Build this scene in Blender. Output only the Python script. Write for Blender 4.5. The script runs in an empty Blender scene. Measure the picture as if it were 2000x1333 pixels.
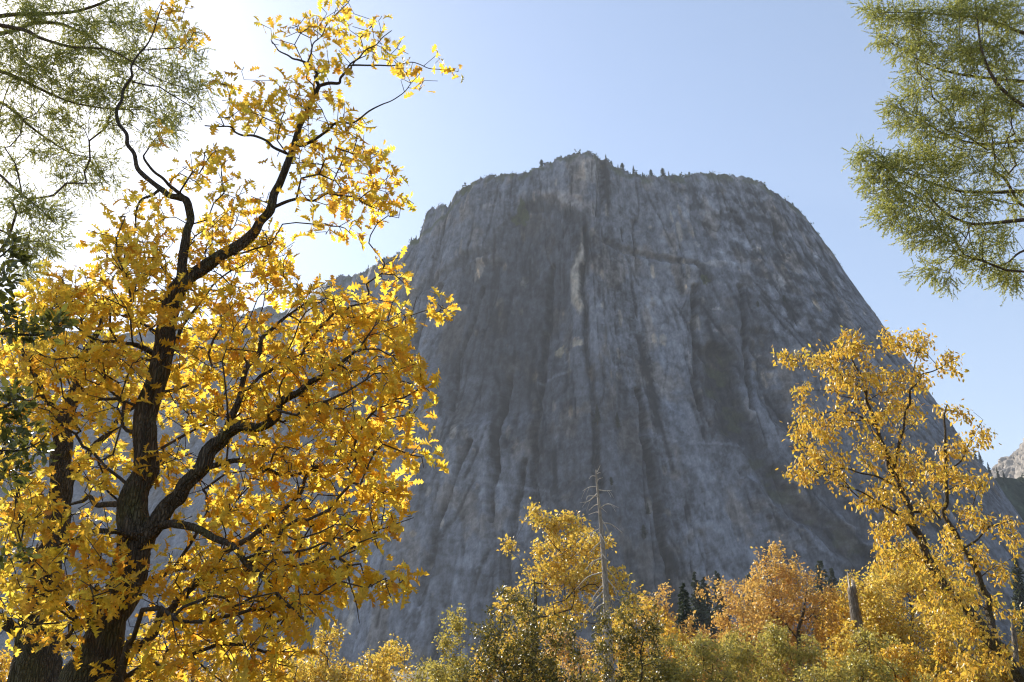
import bpy, math, random
import numpy as np
from mathutils import Vector, Matrix

# ------------------------------------------------------------------ camera
W0, H0, F = 2000.0, 1333.0, 1700.0            # photograph's pixel frame, focal length in its pixels
PITCH = math.radians(23.0)
CAM = np.array([0.0, 0.0, 1.6])
sc = bpy.context.scene
col = sc.collection
cd = bpy.data.cameras.new('camera')
cam = bpy.data.objects.new('camera', cd)
col.objects.link(cam)
cam.location = CAM
cam.rotation_euler = (math.pi / 2 + PITCH, 0, 0)
cd.sensor_width = 36.0
cd.lens = 36.0 * F / W0
cd.clip_start = 0.05
cd.clip_end = 20000
sc.camera = cam

# ------------------------------------------------------------------ sky, sun, exposure
SUN_AZ, SUN_EL = math.radians(-40.0), math.radians(35.5)     # azimuth from +Y towards +X
S = Vector((math.sin(SUN_AZ) * math.cos(SUN_EL), math.cos(SUN_AZ) * math.cos(SUN_EL), math.sin(SUN_EL)))
w = bpy.data.worlds.new('World')
sc.world = w
w.use_nodes = True
nt = w.node_tree
nt.nodes.clear()
sky = nt.nodes.new('ShaderNodeTexSky')
sky.sky_type = 'NISHITA'
sky.sun_disc = False
sky.sun_elevation = SUN_EL
sky.sun_rotation = SUN_AZ
sky.altitude = 1200
sky.air_density = 1.15
sky.dust_density = 1.6
sky.ozone_density = 1.6
bg = nt.nodes.new('ShaderNodeBackground')
bg.inputs['Strength'].default_value = 0.098
wo = nt.nodes.new('ShaderNodeOutputWorld')
nt.links.new(sky.outputs[0], bg.inputs[0])
nt.links.new(bg.outputs[0], wo.inputs[0])
sd = bpy.data.lights.new('sun', 'SUN')
sd.energy = 5.0
sd.angle = math.radians(0.53)
sd.color = (1.0, 0.94, 0.84)
sun = bpy.data.objects.new('sun', sd)
col.objects.link(sun)
sun.rotation_euler = S.to_track_quat('Z', 'Y').to_euler()
sc.view_settings.view_transform = 'Standard'
sc.view_settings.look = 'None'
sc.view_settings.gamma = 1.0
sc.view_settings.use_curve_mapping = False
sc.view_settings.exposure = 1.12
cy = sc.cycles
cy.use_denoising = True
cy.filter_width = 1.2
cy.max_bounces = 9
cy.diffuse_bounces = 5
cy.glossy_bounces = 2
cy.transmission_bounces = 5
cy.volume_bounces = 0
cy.transparent_max_bounces = 8
cy.caustics_reflective = False
cy.caustics_refractive = False
cy.sample_clamp_indirect = 6.0

HAZE_DENSITY = 0.0001

# ------------------------------------------------------------------ helpers
rng = np.random.default_rng(11)
random.seed(5)
FWD = np.array([0, math.cos(PITCH), math.sin(PITCH)])
UP = np.array([0, -math.sin(PITCH), math.cos(PITCH)])


def at(px, py, Y):
    """world point that stands at depth Y (metres ahead) and shows at that place of the photo"""
    px, py, Y = np.broadcast_arrays(np.asarray(px, float), np.asarray(py, float), np.asarray(Y, float))
    d = FWD + np.stack([(px - W0 / 2) / F, np.zeros_like(px), np.zeros_like(px)], -1) + ((H0 / 2 - py) / F)[..., None] * UP
    return CAM + d * (Y / d[..., 1])[..., None]


def project(p):
    q = np.asarray(p, float) - CAM
    z = np.maximum(q @ FWD, 1e-3)
    return W0 / 2 + F * q[..., 0] / z, H0 / 2 - F * (q @ UP) / z


def perlin(x, y, seed=0):
    xi, yi = np.floor(x), np.floor(y)
    xf, yf = x - xi, y - yi
    xi = xi.astype(np.int64); yi = yi.astype(np.int64)

    def g(ix, iy, fx, fy):
        h = (ix * 374761393 + iy * 668265263 + seed * 974634777) & 0xffffffff
        h = ((h ^ (h >> 13)) * 1274126177) & 0xffffffff
        a = ((h ^ (h >> 16)) & 0xffff) * (2 * np.pi / 65536)
        return np.cos(a) * fx + np.sin(a) * fy
    u = xf * xf * xf * (xf * (xf * 6 - 15) + 10)
    v = yf * yf * yf * (yf * (yf * 6 - 15) + 10)
    a = g(xi, yi, xf, yf); b = g(xi + 1, yi, xf - 1, yf)
    c = g(xi, yi + 1, xf, yf - 1); d = g(xi + 1, yi + 1, xf - 1, yf - 1)
    return 1.5 * ((a * (1 - u) + b * u) * (1 - v) + (c * (1 - u) + d * u) * v)


def fbm(x, y, octv=4, seed=0, gain=0.5):
    s = 0; amp = 1.0
    for i in range(octv):
        s = s + amp * perlin(x, y, seed + 17 * i)
        x = x * 2.03 + 5.1; y = y * 2.03 + 1.7; amp *= gain
    return s


def sstep(a, b, x):
    t = np.clip((x - a) / (b - a), 0, 1)
    return t * t * (3 - 2 * t)


def mesh_from(name, verts, faces, mat, smooth=False):
    """verts (n,3); faces list of int arrays (m,k)"""
    me = bpy.data.meshes.new(name)
    verts = np.ascontiguousarray(verts, dtype=np.float32)
    faces = [np.asarray(f, dtype=np.int32) for f in faces if len(f)]
    me.vertices.add(len(verts))
    me.vertices.foreach_set('co', verts.ravel())
    loops = np.concatenate([f.ravel() for f in faces])
    tot = np.concatenate([np.full(len(f), f.shape[1], np.int32) for f in faces])
    start = np.concatenate([[0], np.cumsum(tot)[:-1]]).astype(np.int32)
    me.loops.add(len(loops))
    me.loops.foreach_set('vertex_index', loops)
    me.polygons.add(len(tot))
    me.polygons.foreach_set('loop_start', start)
    me.polygons.foreach_set('loop_total', tot)
    if smooth:
        me.polygons.foreach_set('use_smooth', np.ones(len(tot), bool))
    me.update(calc_edges=True)
    me.materials.append(mat)
    return me


def link(name, me, parent=None, kind=None, label=None):
    o = bpy.data.objects.new(name, me)
    col.objects.link(o)
    if parent is not None:
        o.parent = parent
    if kind:
        o['kind'] = kind
    if label:
        o['label'] = label
    return o


def thing(name, label, cat, loc, group=None):
    o = bpy.data.objects.new(name, None)
    o.empty_display_size = 0.3
    col.objects.link(o)
    o.location = loc
    o['label'] = label
    o['category'] = cat
    if group:
        o['group'] = group
    return o


def copy_tree(root, loc, rz, scale, label, group=None):
    r = root.copy()
    col.objects.link(r)
    r.location = loc
    r.rotation_euler = (0, 0, rz)
    r.scale = scale if hasattr(scale, '__len__') else (scale,) * 3
    r['label'] = label
    if group:
        r['group'] = group
    for ch in [c for c in PARTS[root.name]]:
        c = ch.copy()
        col.objects.link(c)
        c.parent = r
    PARTS[r.name] = []
    return r


PARTS = {}

# ------------------------------------------------------------------ materials
def new_mat(name):
    m = bpy.data.materials.new(name)
    m.use_nodes = True
    t = m.node_tree
    t.nodes.clear()
    out = t.nodes.new('ShaderNodeOutputMaterial')
    return m, t, out


def N(t, typ, **kw):
    n = t.nodes.new(typ)
    for k, v in kw.items():
        setattr(n, k, v)
    return n


def ramp(t, stops):
    r = N(t, 'ShaderNodeValToRGB')
    e = r.color_ramp.elements
    while len(e) < len(stops):
        e.new(0.5)
    for el, (p, c) in zip(e, stops):
        el.position = p
        el.color = (*c, 1)
    return r


def leaf_mat(name, stops, trans=0.55, rough=0.38, tint=(1.0, 0.9, 0.6), spec=0.45, dmul=0.75):
    """thin leaf: colour differs leaf by leaf; light passes through"""
    m, t, out = new_mat(name)
    geo = N(t, 'ShaderNodeNewGeometry')
    oi = N(t, 'ShaderNodeObjectInfo')
    add = N(t, 'ShaderNodeMath', operation='ADD')
    fr = N(t, 'ShaderNodeMath', operation='FRACT')
    t.links.new(geo.outputs['Random Per Island'], add.inputs[0])
    t.links.new(oi.outputs['Random'], add.inputs[1])
    t.links.new(add.outputs[0], fr.inputs[0])
    r = ramp(t, stops)
    t.links.new(fr.outputs[0], r.inputs[0])
    # mottling within a leaf
    tc = N(t, 'ShaderNodeTexCoord')
    nz = N(t, 'ShaderNodeTexNoise')
    nz.inputs['Scale'].default_value = 22.0
    nz.inputs['Detail'].default_value = 3.0
    t.links.new(geo.outputs['Position'], nz.inputs['Vector'])
    mr = N(t, 'ShaderNodeMapRange')
    mr.inputs[1].default_value = 0.3; mr.inputs[2].default_value = 0.7
    mr.inputs[3].default_value = 0.66; mr.inputs[4].default_value = 1.12
    t.links.new(nz.outputs[0], mr.inputs[0])
    mul = N(t, 'ShaderNodeMix', data_type='RGBA', blend_type='MULTIPLY')
    mul.inputs[0].default_value = 1.0
    t.links.new(r.outputs[0], mul.inputs[6])
    t.links.new(mr.outputs[0], mul.inputs[7])
    dm = N(t, 'ShaderNodeMix', data_type='RGBA', blend_type='MULTIPLY')
    dm.inputs[0].default_value = 1.0
    dm.inputs[7].default_value = (dmul, dmul, dmul, 1)
    t.links.new(mul.outputs[2], dm.inputs[6])
    p = N(t, 'ShaderNodeBsdfPrincipled')
    p.inputs['Roughness'].default_value = rough
    p.inputs['Specular IOR Level'].default_value = spec
    t.links.new(dm.outputs[2], p.inputs['Base Color'])
    tr = N(t, 'ShaderNodeBsdfTranslucent')
    tm = N(t, 'ShaderNodeMix', data_type='RGBA', blend_type='MULTIPLY')
    tm.inputs[0].default_value = 1.0
    tm.inputs[7].default_value = (*tint, 1)
    t.links.new(mul.outputs[2], tm.inputs[6])
    t.links.new(tm.outputs[2], tr.inputs['Color'])
    mx = N(t, 'ShaderNodeMixShader')
    mx.inputs[0].default_value = trans
    t.links.new(p.outputs[0], mx.inputs[1])
    t.links.new(tr.outputs[0], mx.inputs[2])
    t.links.new(mx.outputs[0], out.inputs['Surface'])
    return m


def bark_mat(name, c0, c1, scale=10.0, moss=None, bump=0.6):
    m, t, out = new_mat(name)
    tc = N(t, 'ShaderNodeTexCoord')
    mp = N(t, 'ShaderNodeMapping')
    mp.inputs['Scale'].default_value = (1, 1, 0.2)
    t.links.new(tc.outputs['Object'], mp.inputs[0])
    nz = N(t, 'ShaderNodeTexNoise')
    nz.inputs['Scale'].default_value = scale
    nz.inputs['Detail'].default_value = 6
    nz.inputs['Roughness'].default_value = 0.65
    t.links.new(mp.outputs[0], nz.inputs['Vector'])
    vo = N(t, 'ShaderNodeTexVoronoi', feature='DISTANCE_TO_EDGE')
    vo.inputs['Scale'].default_value = scale * 3.0
    t.links.new(mp.outputs[0], vo.inputs['Vector'])
    r = ramp(t, [(0.3, c0), (0.7, c1)])
    t.links.new(nz.outputs[0], r.inputs[0])
    last = r.outputs[0]
    if moss:
        n2 = N(t, 'ShaderNodeTexNoise')
        n2.inputs['Scale'].default_value = 2.5
        n2.inputs['Detail'].default_value = 4
        t.links.new(tc.outputs['Object'], n2.inputs['Vector'])
        mr = N(t, 'ShaderNodeMapRange')
        mr.inputs[1].default_value = 0.5; mr.inputs[2].default_value = 0.68
        t.links.new(n2.outputs[0], mr.inputs[0])
        mxx = N(t, 'ShaderNodeMix', data_type='RGBA')
        mxx.inputs[7].default_value = (*moss, 1)
        t.links.new(mr.outputs[0], mxx.inputs[0])
        t.links.new(last, mxx.inputs[6])
        last = mxx.outputs[2]
    fr_ = N(t, 'ShaderNodeMapRange')                # darker along the furrows
    fr_.inputs[1].default_value = 0.0; fr_.inputs[2].default_value = 0.16
    fr_.inputs[3].default_value = 0.6; fr_.inputs[4].default_value = 1.0
    t.links.new(vo.outputs[0], fr_.inputs[0])
    fm_ = N(t, 'ShaderNodeMix', data_type='RGBA', blend_type='MULTIPLY'); fm_.inputs[0].default_value = 1
    t.links.new(last, fm_.inputs[6]); t.links.new(fr_.outputs[0], fm_.inputs[7])
    last = fm_.outputs[2]
    p = N(t, 'ShaderNodeBsdfPrincipled')
    p.inputs['Roughness'].default_value = 0.85
    p.inputs['Specular IOR Level'].default_value = 0.25
    t.links.new(last, p.inputs['Base Color'])
    mm = N(t, 'ShaderNodeMath', operation='MULTIPLY')
    t.links.new(nz.outputs[0], mm.inputs[0])
    mr2 = N(t, 'ShaderNodeMapRange')
    mr2.inputs[1].default_value = 0.0; mr2.inputs[2].default_value = 0.25
    t.links.new(vo.outputs[0], mr2.inputs[0])
    t.links.new(mr2.outputs[0], mm.inputs[1])
    b = N(t, 'ShaderNodeBump')
    b.inputs['Strength'].default_value = bump
    b.inputs['Distance'].default_value = 0.06
    t.links.new(mm.outputs[0], b.inputs['Height'])
    t.links.new(b.outputs[0], p.inputs['Normal'])
    t.links.new(p.outputs[0], out.inputs['Surface'])
    return m


GOLD = [(0.0, (0.98, 0.68, 0.07)), (0.2, (0.98, 0.78, 0.11)), (0.42, (0.95, 0.55, 0.05)),
        (0.6, (0.98, 0.84, 0.14)), (0.78, (0.88, 0.43, 0.05)), (0.88, (0.97, 0.70, 0.07)), (0.97, (0.84, 0.76, 0.10)), (1.0, (0.66, 0.32, 0.06))]
AMBER = [(0.0, (0.93, 0.68, 0.12)), (0.3, (0.90, 0.60, 0.11)), (0.55, (0.95, 0.76, 0.14)),
         (0.75, (0.82, 0.50, 0.11)), (0.9, (0.80, 0.72, 0.12)), (1.0, (0.72, 0.42, 0.11))]
RUST = [(0.0, (0.86, 0.61, 0.22)), (0.35, (0.80, 0.52, 0.20)), (0.65, (0.92, 0.70, 0.26)), (0.85, (0.64, 0.37, 0.15)), (1.0, (0.86, 0.70, 0.20))]
PALE = [(0.0, (0.88, 0.66, 0.18)), (0.4, (0.92, 0.74, 0.16)), (0.7, (0.82, 0.56, 0.14)), (1.0, (0.70, 0.66, 0.16))]
OLIVE = [(0.0, (0.46, 0.46, 0.14)), (0.3, (0.64, 0.58, 0.17)), (0.6, (0.80, 0.68, 0.20)), (0.85, (0.40, 0.39, 0.13)), (1.0, (0.88, 0.66, 0.18))]
DARKG = [(0.0, (0.10, 0.105, 0.03)), (0.4, (0.17, 0.165, 0.045)), (0.7, (0.34, 0.29, 0.07)), (1.0, (0.80, 0.60, 0.12))]
EVERG = [(0.0, (0.09, 0.11, 0.03)), (0.5, (0.14, 0.16, 0.04)), (0.9, (0.22, 0.24, 0.06)), (1.0, (0.18, 0.16, 0.05))]
FIRC = [(0.0, (0.40, 0.44, 0.13)), (0.4, (0.60, 0.60, 0.17)), (0.7, (0.24, 0.31, 0.13)), (1.0, (0.74, 0.70, 0.24))]
FARC = [(0.0, (0.035, 0.055, 0.03)), (0.6, (0.05, 0.075, 0.035)), (1.0, (0.08, 0.10, 0.04))]
M = {
    'gold': leaf_mat('oak_leaf_gold', GOLD, 0.76, tint=(1.0, 0.95, 0.85)),
    'amber': leaf_mat('oak_leaf_amber', AMBER, 0.5, spec=0.5),
    'rust': leaf_mat('oak_leaf_rust', RUST, 0.5),
    'pale': leaf_mat('oak_leaf_pale', PALE, 0.5),
    'olive': leaf_mat('leaf_olive', OLIVE, 0.45, spec=0.5),
    'darkg': leaf_mat('live_oak_leaf_dark', DARKG, 0.3, rough=0.35, spec=0.5),
    'everg': leaf_mat('live_oak_leaf', EVERG, 0.35, rough=0.35, spec=0.5),
    'fir': leaf_mat('fir_needles', FIRC, 0.55, rough=0.45, tint=(1.0, 0.95, 0.7), spec=0.5),
    'far': leaf_mat('far_needles', FARC, 0.25, rough=0.6),
    'bark': bark_mat('oak_bark', (0.04, 0.032, 0.024), (0.19, 0.145, 0.10), 11.0, moss=(0.13, 0.115, 0.05), bump=1.0),
    'bark2': bark_mat('twig_bark', (0.05, 0.04, 0.03), (0.13, 0.10, 0.075), 14.0, bump=0.3),
    'dead_lit': bark_mat('sunlit_dead_twig', (0.42, 0.37, 0.31), (0.74, 0.67, 0.58), 7.0, bump=0.3),  # dead branches: sunlight on them painted in as a paler wood colour
    'snag': bark_mat('weathered_trunk', (0.09, 0.075, 0.06), (0.34, 0.28, 0.22), 5.0, bump=1.0),
    'firbark': bark_mat('fir_bark', (0.07, 0.05, 0.035), (0.2, 0.14, 0.095), 9.0),
    'dead': bark_mat('dead_wood', (0.24, 0.20, 0.16), (0.56, 0.49, 0.41), 7.0, bump=0.5),
}

# ------------------------------------------------------------------ ground
def ground_h(x, y):
    x = np.asarray(x, float); y = np.asarray(y, float)
    h = 0.25 * perlin(x / 14, y / 14, 3) * sstep(4, 30, np.hypot(x, y))
    h = h + 3.0 * perlin(x / 120, y / 120, 4) * sstep(60, 260, np.hypot(x, y))
    return h + 34 * sstep(430, 820, y) + 90 * sstep(420, 900, x) * sstep(500, 1100, y)


def make_ground():
    a = np.sign(np.linspace(-1, 1, 121)) * np.abs(np.linspace(-1, 1, 121)) ** 2.6 * 6000
    X, Y = np.meshgrid(a, a, indexing='ij')
    Z = ground_h(X, Y)
    n = len(a)
    V = np.stack([X, Y, Z], -1).reshape(-1, 3)
    i = np.arange(n * n).reshape(n, n)
    q = np.stack([i[:-1, :-1], i[1:, :-1], i[1:, 1:], i[:-1, 1:]], -1).reshape(-1, 4)
    m, t, out = new_mat('forest_floor')
    tc = N(t, 'ShaderNodeTexCoord')
    nz = N(t, 'ShaderNodeTexNoise'); nz.inputs['Scale'].default_value = 0.35; nz.inputs['Detail'].default_value = 9
    nz.inputs['Roughness'].default_value = 0.7
    t.links.new(tc.outputs['Object'], nz.inputs['Vector'])
    r = ramp(t, [(0.3, (0.03, 0.035, 0.015)), (0.5, (0.10, 0.08, 0.04)), (0.68, (0.20, 0.13, 0.055))])
    t.links.new(nz.outputs[0], r.inputs[0])
    p = N(t, 'ShaderNodeBsdfPrincipled'); p.inputs['Roughness'].default_value = 0.95
    t.links.new(r.outputs[0], p.inputs['Base Color'])
    b = N(t, 'ShaderNodeBump'); b.inputs['Strength'].default_value = 0.8; b.inputs['Distance'].default_value = 0.2
    t.links.new(nz.outputs[0], b.inputs['Height']); t.links.new(b.outputs[0], p.inputs['Normal'])
    t.links.new(p.outputs[0], out.inputs['Surface'])
    o = link('ground', mesh_from('ground', V, [q], m, True), kind='structure')
    o['label'] = 'leaf-strewn valley floor under the trees'
    return o


make_ground()

# ------------------------------------------------------------------ cliff
def rock_mat(name, warm=0.0):
    m, t, out = new_mat(name)
    at_ = N(t, 'ShaderNodeAttribute', attribute_name='rock')      # albedo of the stone: streaks, scars, lichen
    tc = N(t, 'ShaderNodeTexCoord')
    mp = N(t, 'ShaderNodeMapping'); mp.inputs['Scale'].default_value = (1, 1, 0.5)
    t.links.new(tc.outputs['Object'], mp.inputs[0])
    nz = N(t, 'ShaderNodeTexNoise'); nz.inputs['Scale'].default_value = 0.13; nz.inputs['Detail'].default_value = 6
    nz.inputs['Roughness'].default_value = 0.82
    t.links.new(mp.outputs[0], nz.inputs['Vector'])
    mr = N(t, 'ShaderNodeMapRange'); mr.inputs[1].default_value = 0.32; mr.inputs[2].default_value = 0.68
    mr.inputs[3].default_value = 0.5; mr.inputs[4].default_value = 1.5
    t.links.new(nz.outputs[0], mr.inputs[0])
    mul = N(t, 'ShaderNodeMix', data_type='RGBA', blend_type='MULTIPLY'); mul.inputs[0].default_value = 1
    t.links.new(at_.outputs['Color'], mul.inputs[6]); t.links.new(mr.outputs[0], mul.inputs[7])
    p = N(t, 'ShaderNodeBsdfPrincipled'); p.inputs['Roughness'].default_value = 0.9
    p.inputs['Specular IOR Level'].default_value = 0.15
    t.links.new(mul.outputs[2], p.inputs['Base Color'])
    b = N(t, 'ShaderNodeBump'); b.inputs['Strength'].default_value = 0.8; b.inputs['Distance'].default_value = 1.5
    t.links.new(nz.outputs[0], b.inputs['Height']); t.links.new(b.outputs[0], p.inputs['Normal'])
    t.links.new(p.outputs[0], out.inputs['Surface'])
    return m


ROCK = rock_mat('granite')

SKY_PX = np.array([(-900, 560), (-500, 600), (-250, 650), (-60, 655), (0, 645), (60, 632), (130, 648), (220, 655), (330, 640), (400, 640),
    (430, 622), (470, 616), (500, 602), (530, 598), (542, 612), (575, 596), (600, 580), (640, 556), (655, 545), (672, 541), (700, 537), (722, 528),
    (742, 513), (765, 503), (788, 492), (806, 478), (820, 466), (826, 444), (832, 420), (842, 408), (866, 402), (876, 402), (892, 382), (906, 366),
    (930, 361), (942, 351), (975, 347), (1000, 341), (1030, 338), (1052, 331), (1075, 321), (1090, 314), (1105, 312), (1125, 304), (1150, 301),
    (1166, 303), (1174, 309), (1186, 318), (1200, 331), (1225, 340), (1245, 345), (1270, 349), (1300, 345), (1322, 346), (1332, 350), (1345, 343),
    (1365, 339), (1390, 341), (1420, 343), (1450, 345), (1470, 349), (1492, 360), (1515, 374), (1540, 392), (1562, 410), (1580, 432),
    (1600, 460), (1625, 497), (1648, 540), (1670, 580), (1690, 622), (1715, 662), (1742, 700), (1765, 735), (1788, 758), (1810, 772), (1822, 800),
    (1845, 828), (1870, 856), (1895, 885), (1915, 905), (1935, 930), (1960, 965), (2000, 1025), (2060, 1110), (2120, 1190), (2200, 1260)], float)


def rim_depth(px):
    return np.interp(px, [-900, 0, 400, 560, 640, 800, 900, 1000, 1160, 1170, 1300, 1500, 1650, 1800, 1940, 2200],
                     [1500, 1400, 1320, 1230, 1060, 960, 915, 885, 850, 862, 880, 900, 950, 1020, 1090, 1200])


def make_cliff():
    s = np.unique(np.concatenate([np.linspace(-900, 380, 90), np.linspace(380, 700, 110), np.linspace(700, 1760, 570), np.linspace(1760, 2000, 120), np.linspace(2000, 2200, 20)]))
    ns = len(s)
    py = np.interp(s, SKY_PX[:, 0], SKY_PX[:, 1])
    rj_ = np.interp(s, [700, 800, 1000, 1480, 1560, 1900], [1.3, 1.5, 1.2, 1.0, 0.5, 0.7])
    py = py + rj_ * (3.6 * perlin(s / 17, s * 0, 31) + 3.0 * perlin(s / 7, s * 0, 32) + 2.4 * np.abs(perlin(s / 3.1, s * 0, 33)) - 1.5 * sstep(0.1, 0.2, perlin(s / 5, s * 0 + 3, 26)))
    Yr = rim_depth(s)
    R = at(s, py, Yr)                                   # rim points
    nt_ = 370
    tt = np.linspace(0, 1, nt_) ** 0.95
    base = -6.0
    Z = base + (R[:, 2][:, None] - base) * tt[None, :]
    drop = R[:, 2][:, None] - Z
    k = np.interp(s, [-900, 600, 800, 1000, 1150, 1300, 1450, 1600, 1800, 2200], [-0.05, -0.16, -0.17, -0.07, 0.0, 0.10, 0.24, 0.34, 0.30, 0.2])
    X = R[:, 0][:, None] + k[:, None] * drop
    bat = np.interp(s, [-900, 500, 800, 1100, 1500, 1900, 2200], [0.45, 0.35, 0.13, 0.09, 0.12, 0.26, 0.4])
    Yb = R[:, 1][:, None] - bat[:, None] * drop * (0.6 + 0.8 * (drop / 650.0))
    a = np.concatenate([[0], np.cumsum(np.hypot(np.diff(R[:, 0]), np.diff(R[:, 1])))])
    a = a - np.interp(1150, s, a)                       # metres along the face from the nose
    A = np.repeat(a[:, None], nt_, 1)
    P0 = np.stack([X, Yb, Z], -1)
    ppx, ppy = project(P0)

    def fc(px, py_):                                    # face coordinates (metres along, metres up) of a feature
        j = np.argmin((ppx - px) ** 2 + (ppy - py_) ** 2)
        return A.ravel()[j], Z.ravel()[j]

    W1, W2 = fbm(A / 30, Z / 30, 3, 5), fbm(A / 30, Z / 30, 3, 6)
    W3, W4 = fbm(A / 45, Z / 120, 3, 3), fbm(A / 45, Z / 120, 3, 4)

    def line(pts, width, jit=6.0, seed=0):
        """soft distance to a poly-line in face coordinates -> 0..1"""
        q = [fc(*p) for p in pts]
        wx = A + jit * W1
        wz = Z + jit * W2
        best = np.full(A.shape, 1e9)
        for (x0, z0), (x1, z1) in zip(q[:-1], q[1:]):
            dx, dz = x1 - x0, z1 - z0
            tq = np.clip(((wx - x0) * dx + (wz - z0) * dz) / (dx * dx + dz * dz + 1e-6), 0, 1)
            best = np.minimum(best, np.hypot(wx - x0 - tq * dx, wz - z0 - tq * dz))
        return 1 - sstep(0.25 * width, width, best)

    def blob(px, py_, rx, rz, jit=0.5, seed=0):
        x0, z0 = fc(px, py_)
        i0, i1 = np.searchsorted(a, [x0 - 3 * rx, x0 + 3 * rx])
        o_ = np.zeros(A.shape)
        As, Zs = A[i0:i1], Z[i0:i1]
        d = np.hypot((As - x0) / rx, (Zs - z0) / rz) + jit * fbm(As / (rx * 0.8), Zs / (rz * 0.8), 3, seed + 9)
        o_[i0:i1] = 1 - sstep(0.8, 1.0, d)
        return o_

    def poly(pts, soft=10.0, jit=12.0, seed=0):
        q = [fc(*p) for p in pts]
        wx = A + jit * W3 + 0.3 * jit * W1
        wz = Z + jit * W4 + 0.3 * jit * W2
        ins = np.zeros(A.shape, bool); best = np.full(A.shape, 1e9)
        for (x0, z0), (x1, z1) in zip(q, q[1:] + q[:1]):
            if z0 != z1:
                c = ((z0 > wz) != (z1 > wz)) & (wx < (x1 - x0) * (wz - z0) / (z1 - z0) + x0)
                ins ^= c
            dx, dz = x1 - x0, z1 - z0
            tq = np.clip(((wx - x0) * dx + (wz - z0) * dz) / (dx * dx + dz * dz + 1e-6), 0, 1)
            best = np.minimum(best, np.hypot(wx - x0 - tq * dx, wz - z0 - tq * dz))
        sd_ = np.where(ins, best, -best)
        return sstep(-soft, soft, sd_)

    # -------- relief (metres out of the face): steep planar walls, sharp corners, long vertical joints
    wA = A + 5 * fbm(A / 90, Z / 500, 3, 40) + 0.4 * perlin(A / 12, Z / 90, 39)

    smk = 0.3 + 0.9 * sstep(-0.3, 0.45, fbm(A / 110, Z / 150, 3, 69))     # where the wall is streaked, where plain

    def saw(x):                                         # corner: long face, short return
        f = x - np.floor(x)
        return np.where(f < 0.82, f / 0.82, (1 - f) / 0.18)

    def hsh(x, sd):                                     # one random number per pillar
        h = (np.floor(x).astype(np.int64) * 374761393 + sd * 668265263) & 0xffffffff
        h = ((h ^ (h >> 13)) * 1274126177) & 0xffffffff
        return ((h ^ (h >> 16)) & 0xffff) / 65535.0
    D = 22 * (0.5 - np.abs(perlin(wA / 140, Z / 1400, 41)) * 1.6)
    u1 = (wA + 9 * perlin(A / 60, Z / 500, 34)) / 46
    D += 7 * (hsh(u1, 1) - 0.5) + 7 * (0.3 + hsh(u1, 2)) * saw(u1)
    u2 = (wA + 3 * perlin(A / 30, Z / 420, 35)) / 17 + 0.3 * perlin(A / 90, Z / 200, 38)
    D += 2.6 * (hsh(u2, 3) - 0.5) + 3.0 * hsh(u2, 4) * saw(u2)
    u3 = (wA + 1.0 * perlin(A / 14, Z / 160, 36)) / 6.5 + 0.3 * perlin(A / 40, Z / 120, 37)
    D += smk * (0.7 * (hsh(u3, 5) - 0.5) + 0.7 * hsh(u3, 6) * saw(u3)) + 0.8 * fbm(A / 6, Z / 8, 4, 27, 0.7)
    sl = fbm(A / 80 + Z / 420, Z / 260, 3, 45)          # exfoliation sheets with thin broken edges
    D += 2.6 * (np.floor(sl * 4) + sstep(0.0, 0.06, sl * 4 - np.floor(sl * 4)))
    rough_r = sstep(80, 260, A) + sstep(-120, -300, A) * 0.8      # the flanks are more broken
    D += (0.15 + 0.5 * rough_r) * fbm(A / 9 + Z / 60, Z / 30, 4, 47)
    cr = np.abs(perlin(wA / 27, Z / 520, 50) + 0.10 * perlin(A / 9, Z / 40, 51))
    crm = sstep(-0.2, 0.3, fbm(A / 70, Z / 160, 2, 49))
    crk = (1 - sstep(0.0, 0.035, cr)) * crm
    D -= 6 * crk
    cr2 = np.abs(perlin(A / 60 + Z / 85, Z / 200 - A / 260, 52))
    crk2 = (1 - sstep(0.0, 0.022, cr2)) * (0.15 + rough_r) * sstep(-0.1, 0.3, fbm(A / 60, Z / 90, 2, 29))
    D -= 3.5 * crk2
    ledge = np.abs(perlin(A / 300 + 9, Z / 60 + 0.2 * perlin(A / 30, Z / 30, 54), 53))
    ldg = (1 - sstep(0.0, 0.03, ledge)) * sstep(0.0, 0.4, fbm(A / 45, Z / 45, 2, 28))
    D += 1.2 * ldg
    # blocky facets: tall tilted plates with sharp edges
    def cells(u, v, seed):
        ui, vi = np.floor(u).astype(np.int64), np.floor(v).astype(np.int64)
        best = np.full(u.shape, 1e9); hid = np.zeros(u.shape, np.int64); du = np.zeros(u.shape); dv = np.zeros(u.shape)
        sec = np.full(u.shape, 1e9)
        for a_ in (-1, 0, 1):
            for b_ in (-1, 0, 1):
                h = ((ui + a_) * 374761393 + (vi + b_) * 668265263 + seed * 974634777) & 0xffffffff
                h = ((h ^ (h >> 13)) * 1274126177) & 0xffffffff
                h = h ^ (h >> 16)
                x = u - (ui + a_ + 0.15 + 0.7 * ((h & 1023) / 1023.0)); y = v - (vi + b_ + 0.15 + 0.7 * (((h >> 10) & 1023) / 1023.0))
                d_ = np.abs(x) ** 1.4 + np.abs(y) ** 1.4
                m_ = d_ < best
                sec = np.where(m_, best, np.minimum(sec, d_))
                best = np.where(m_, d_, best); hid = np.where(m_, h, hid); du = np.where(m_, x, du); dv = np.where(m_, y, dv)
        r1 = ((hid >> 3) & 255) / 127.5 - 1; r2 = ((hid >> 9) & 255) / 127.5 - 1; r3 = ((hid >> 15) & 255) / 127.5 - 1
        return r1, r2, r3, du, dv, sec - best
    tilt = Z * np.interp(A, [-300, 0, 150, 400], [0.0, 0.0, 0.05, 0.25])
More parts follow.
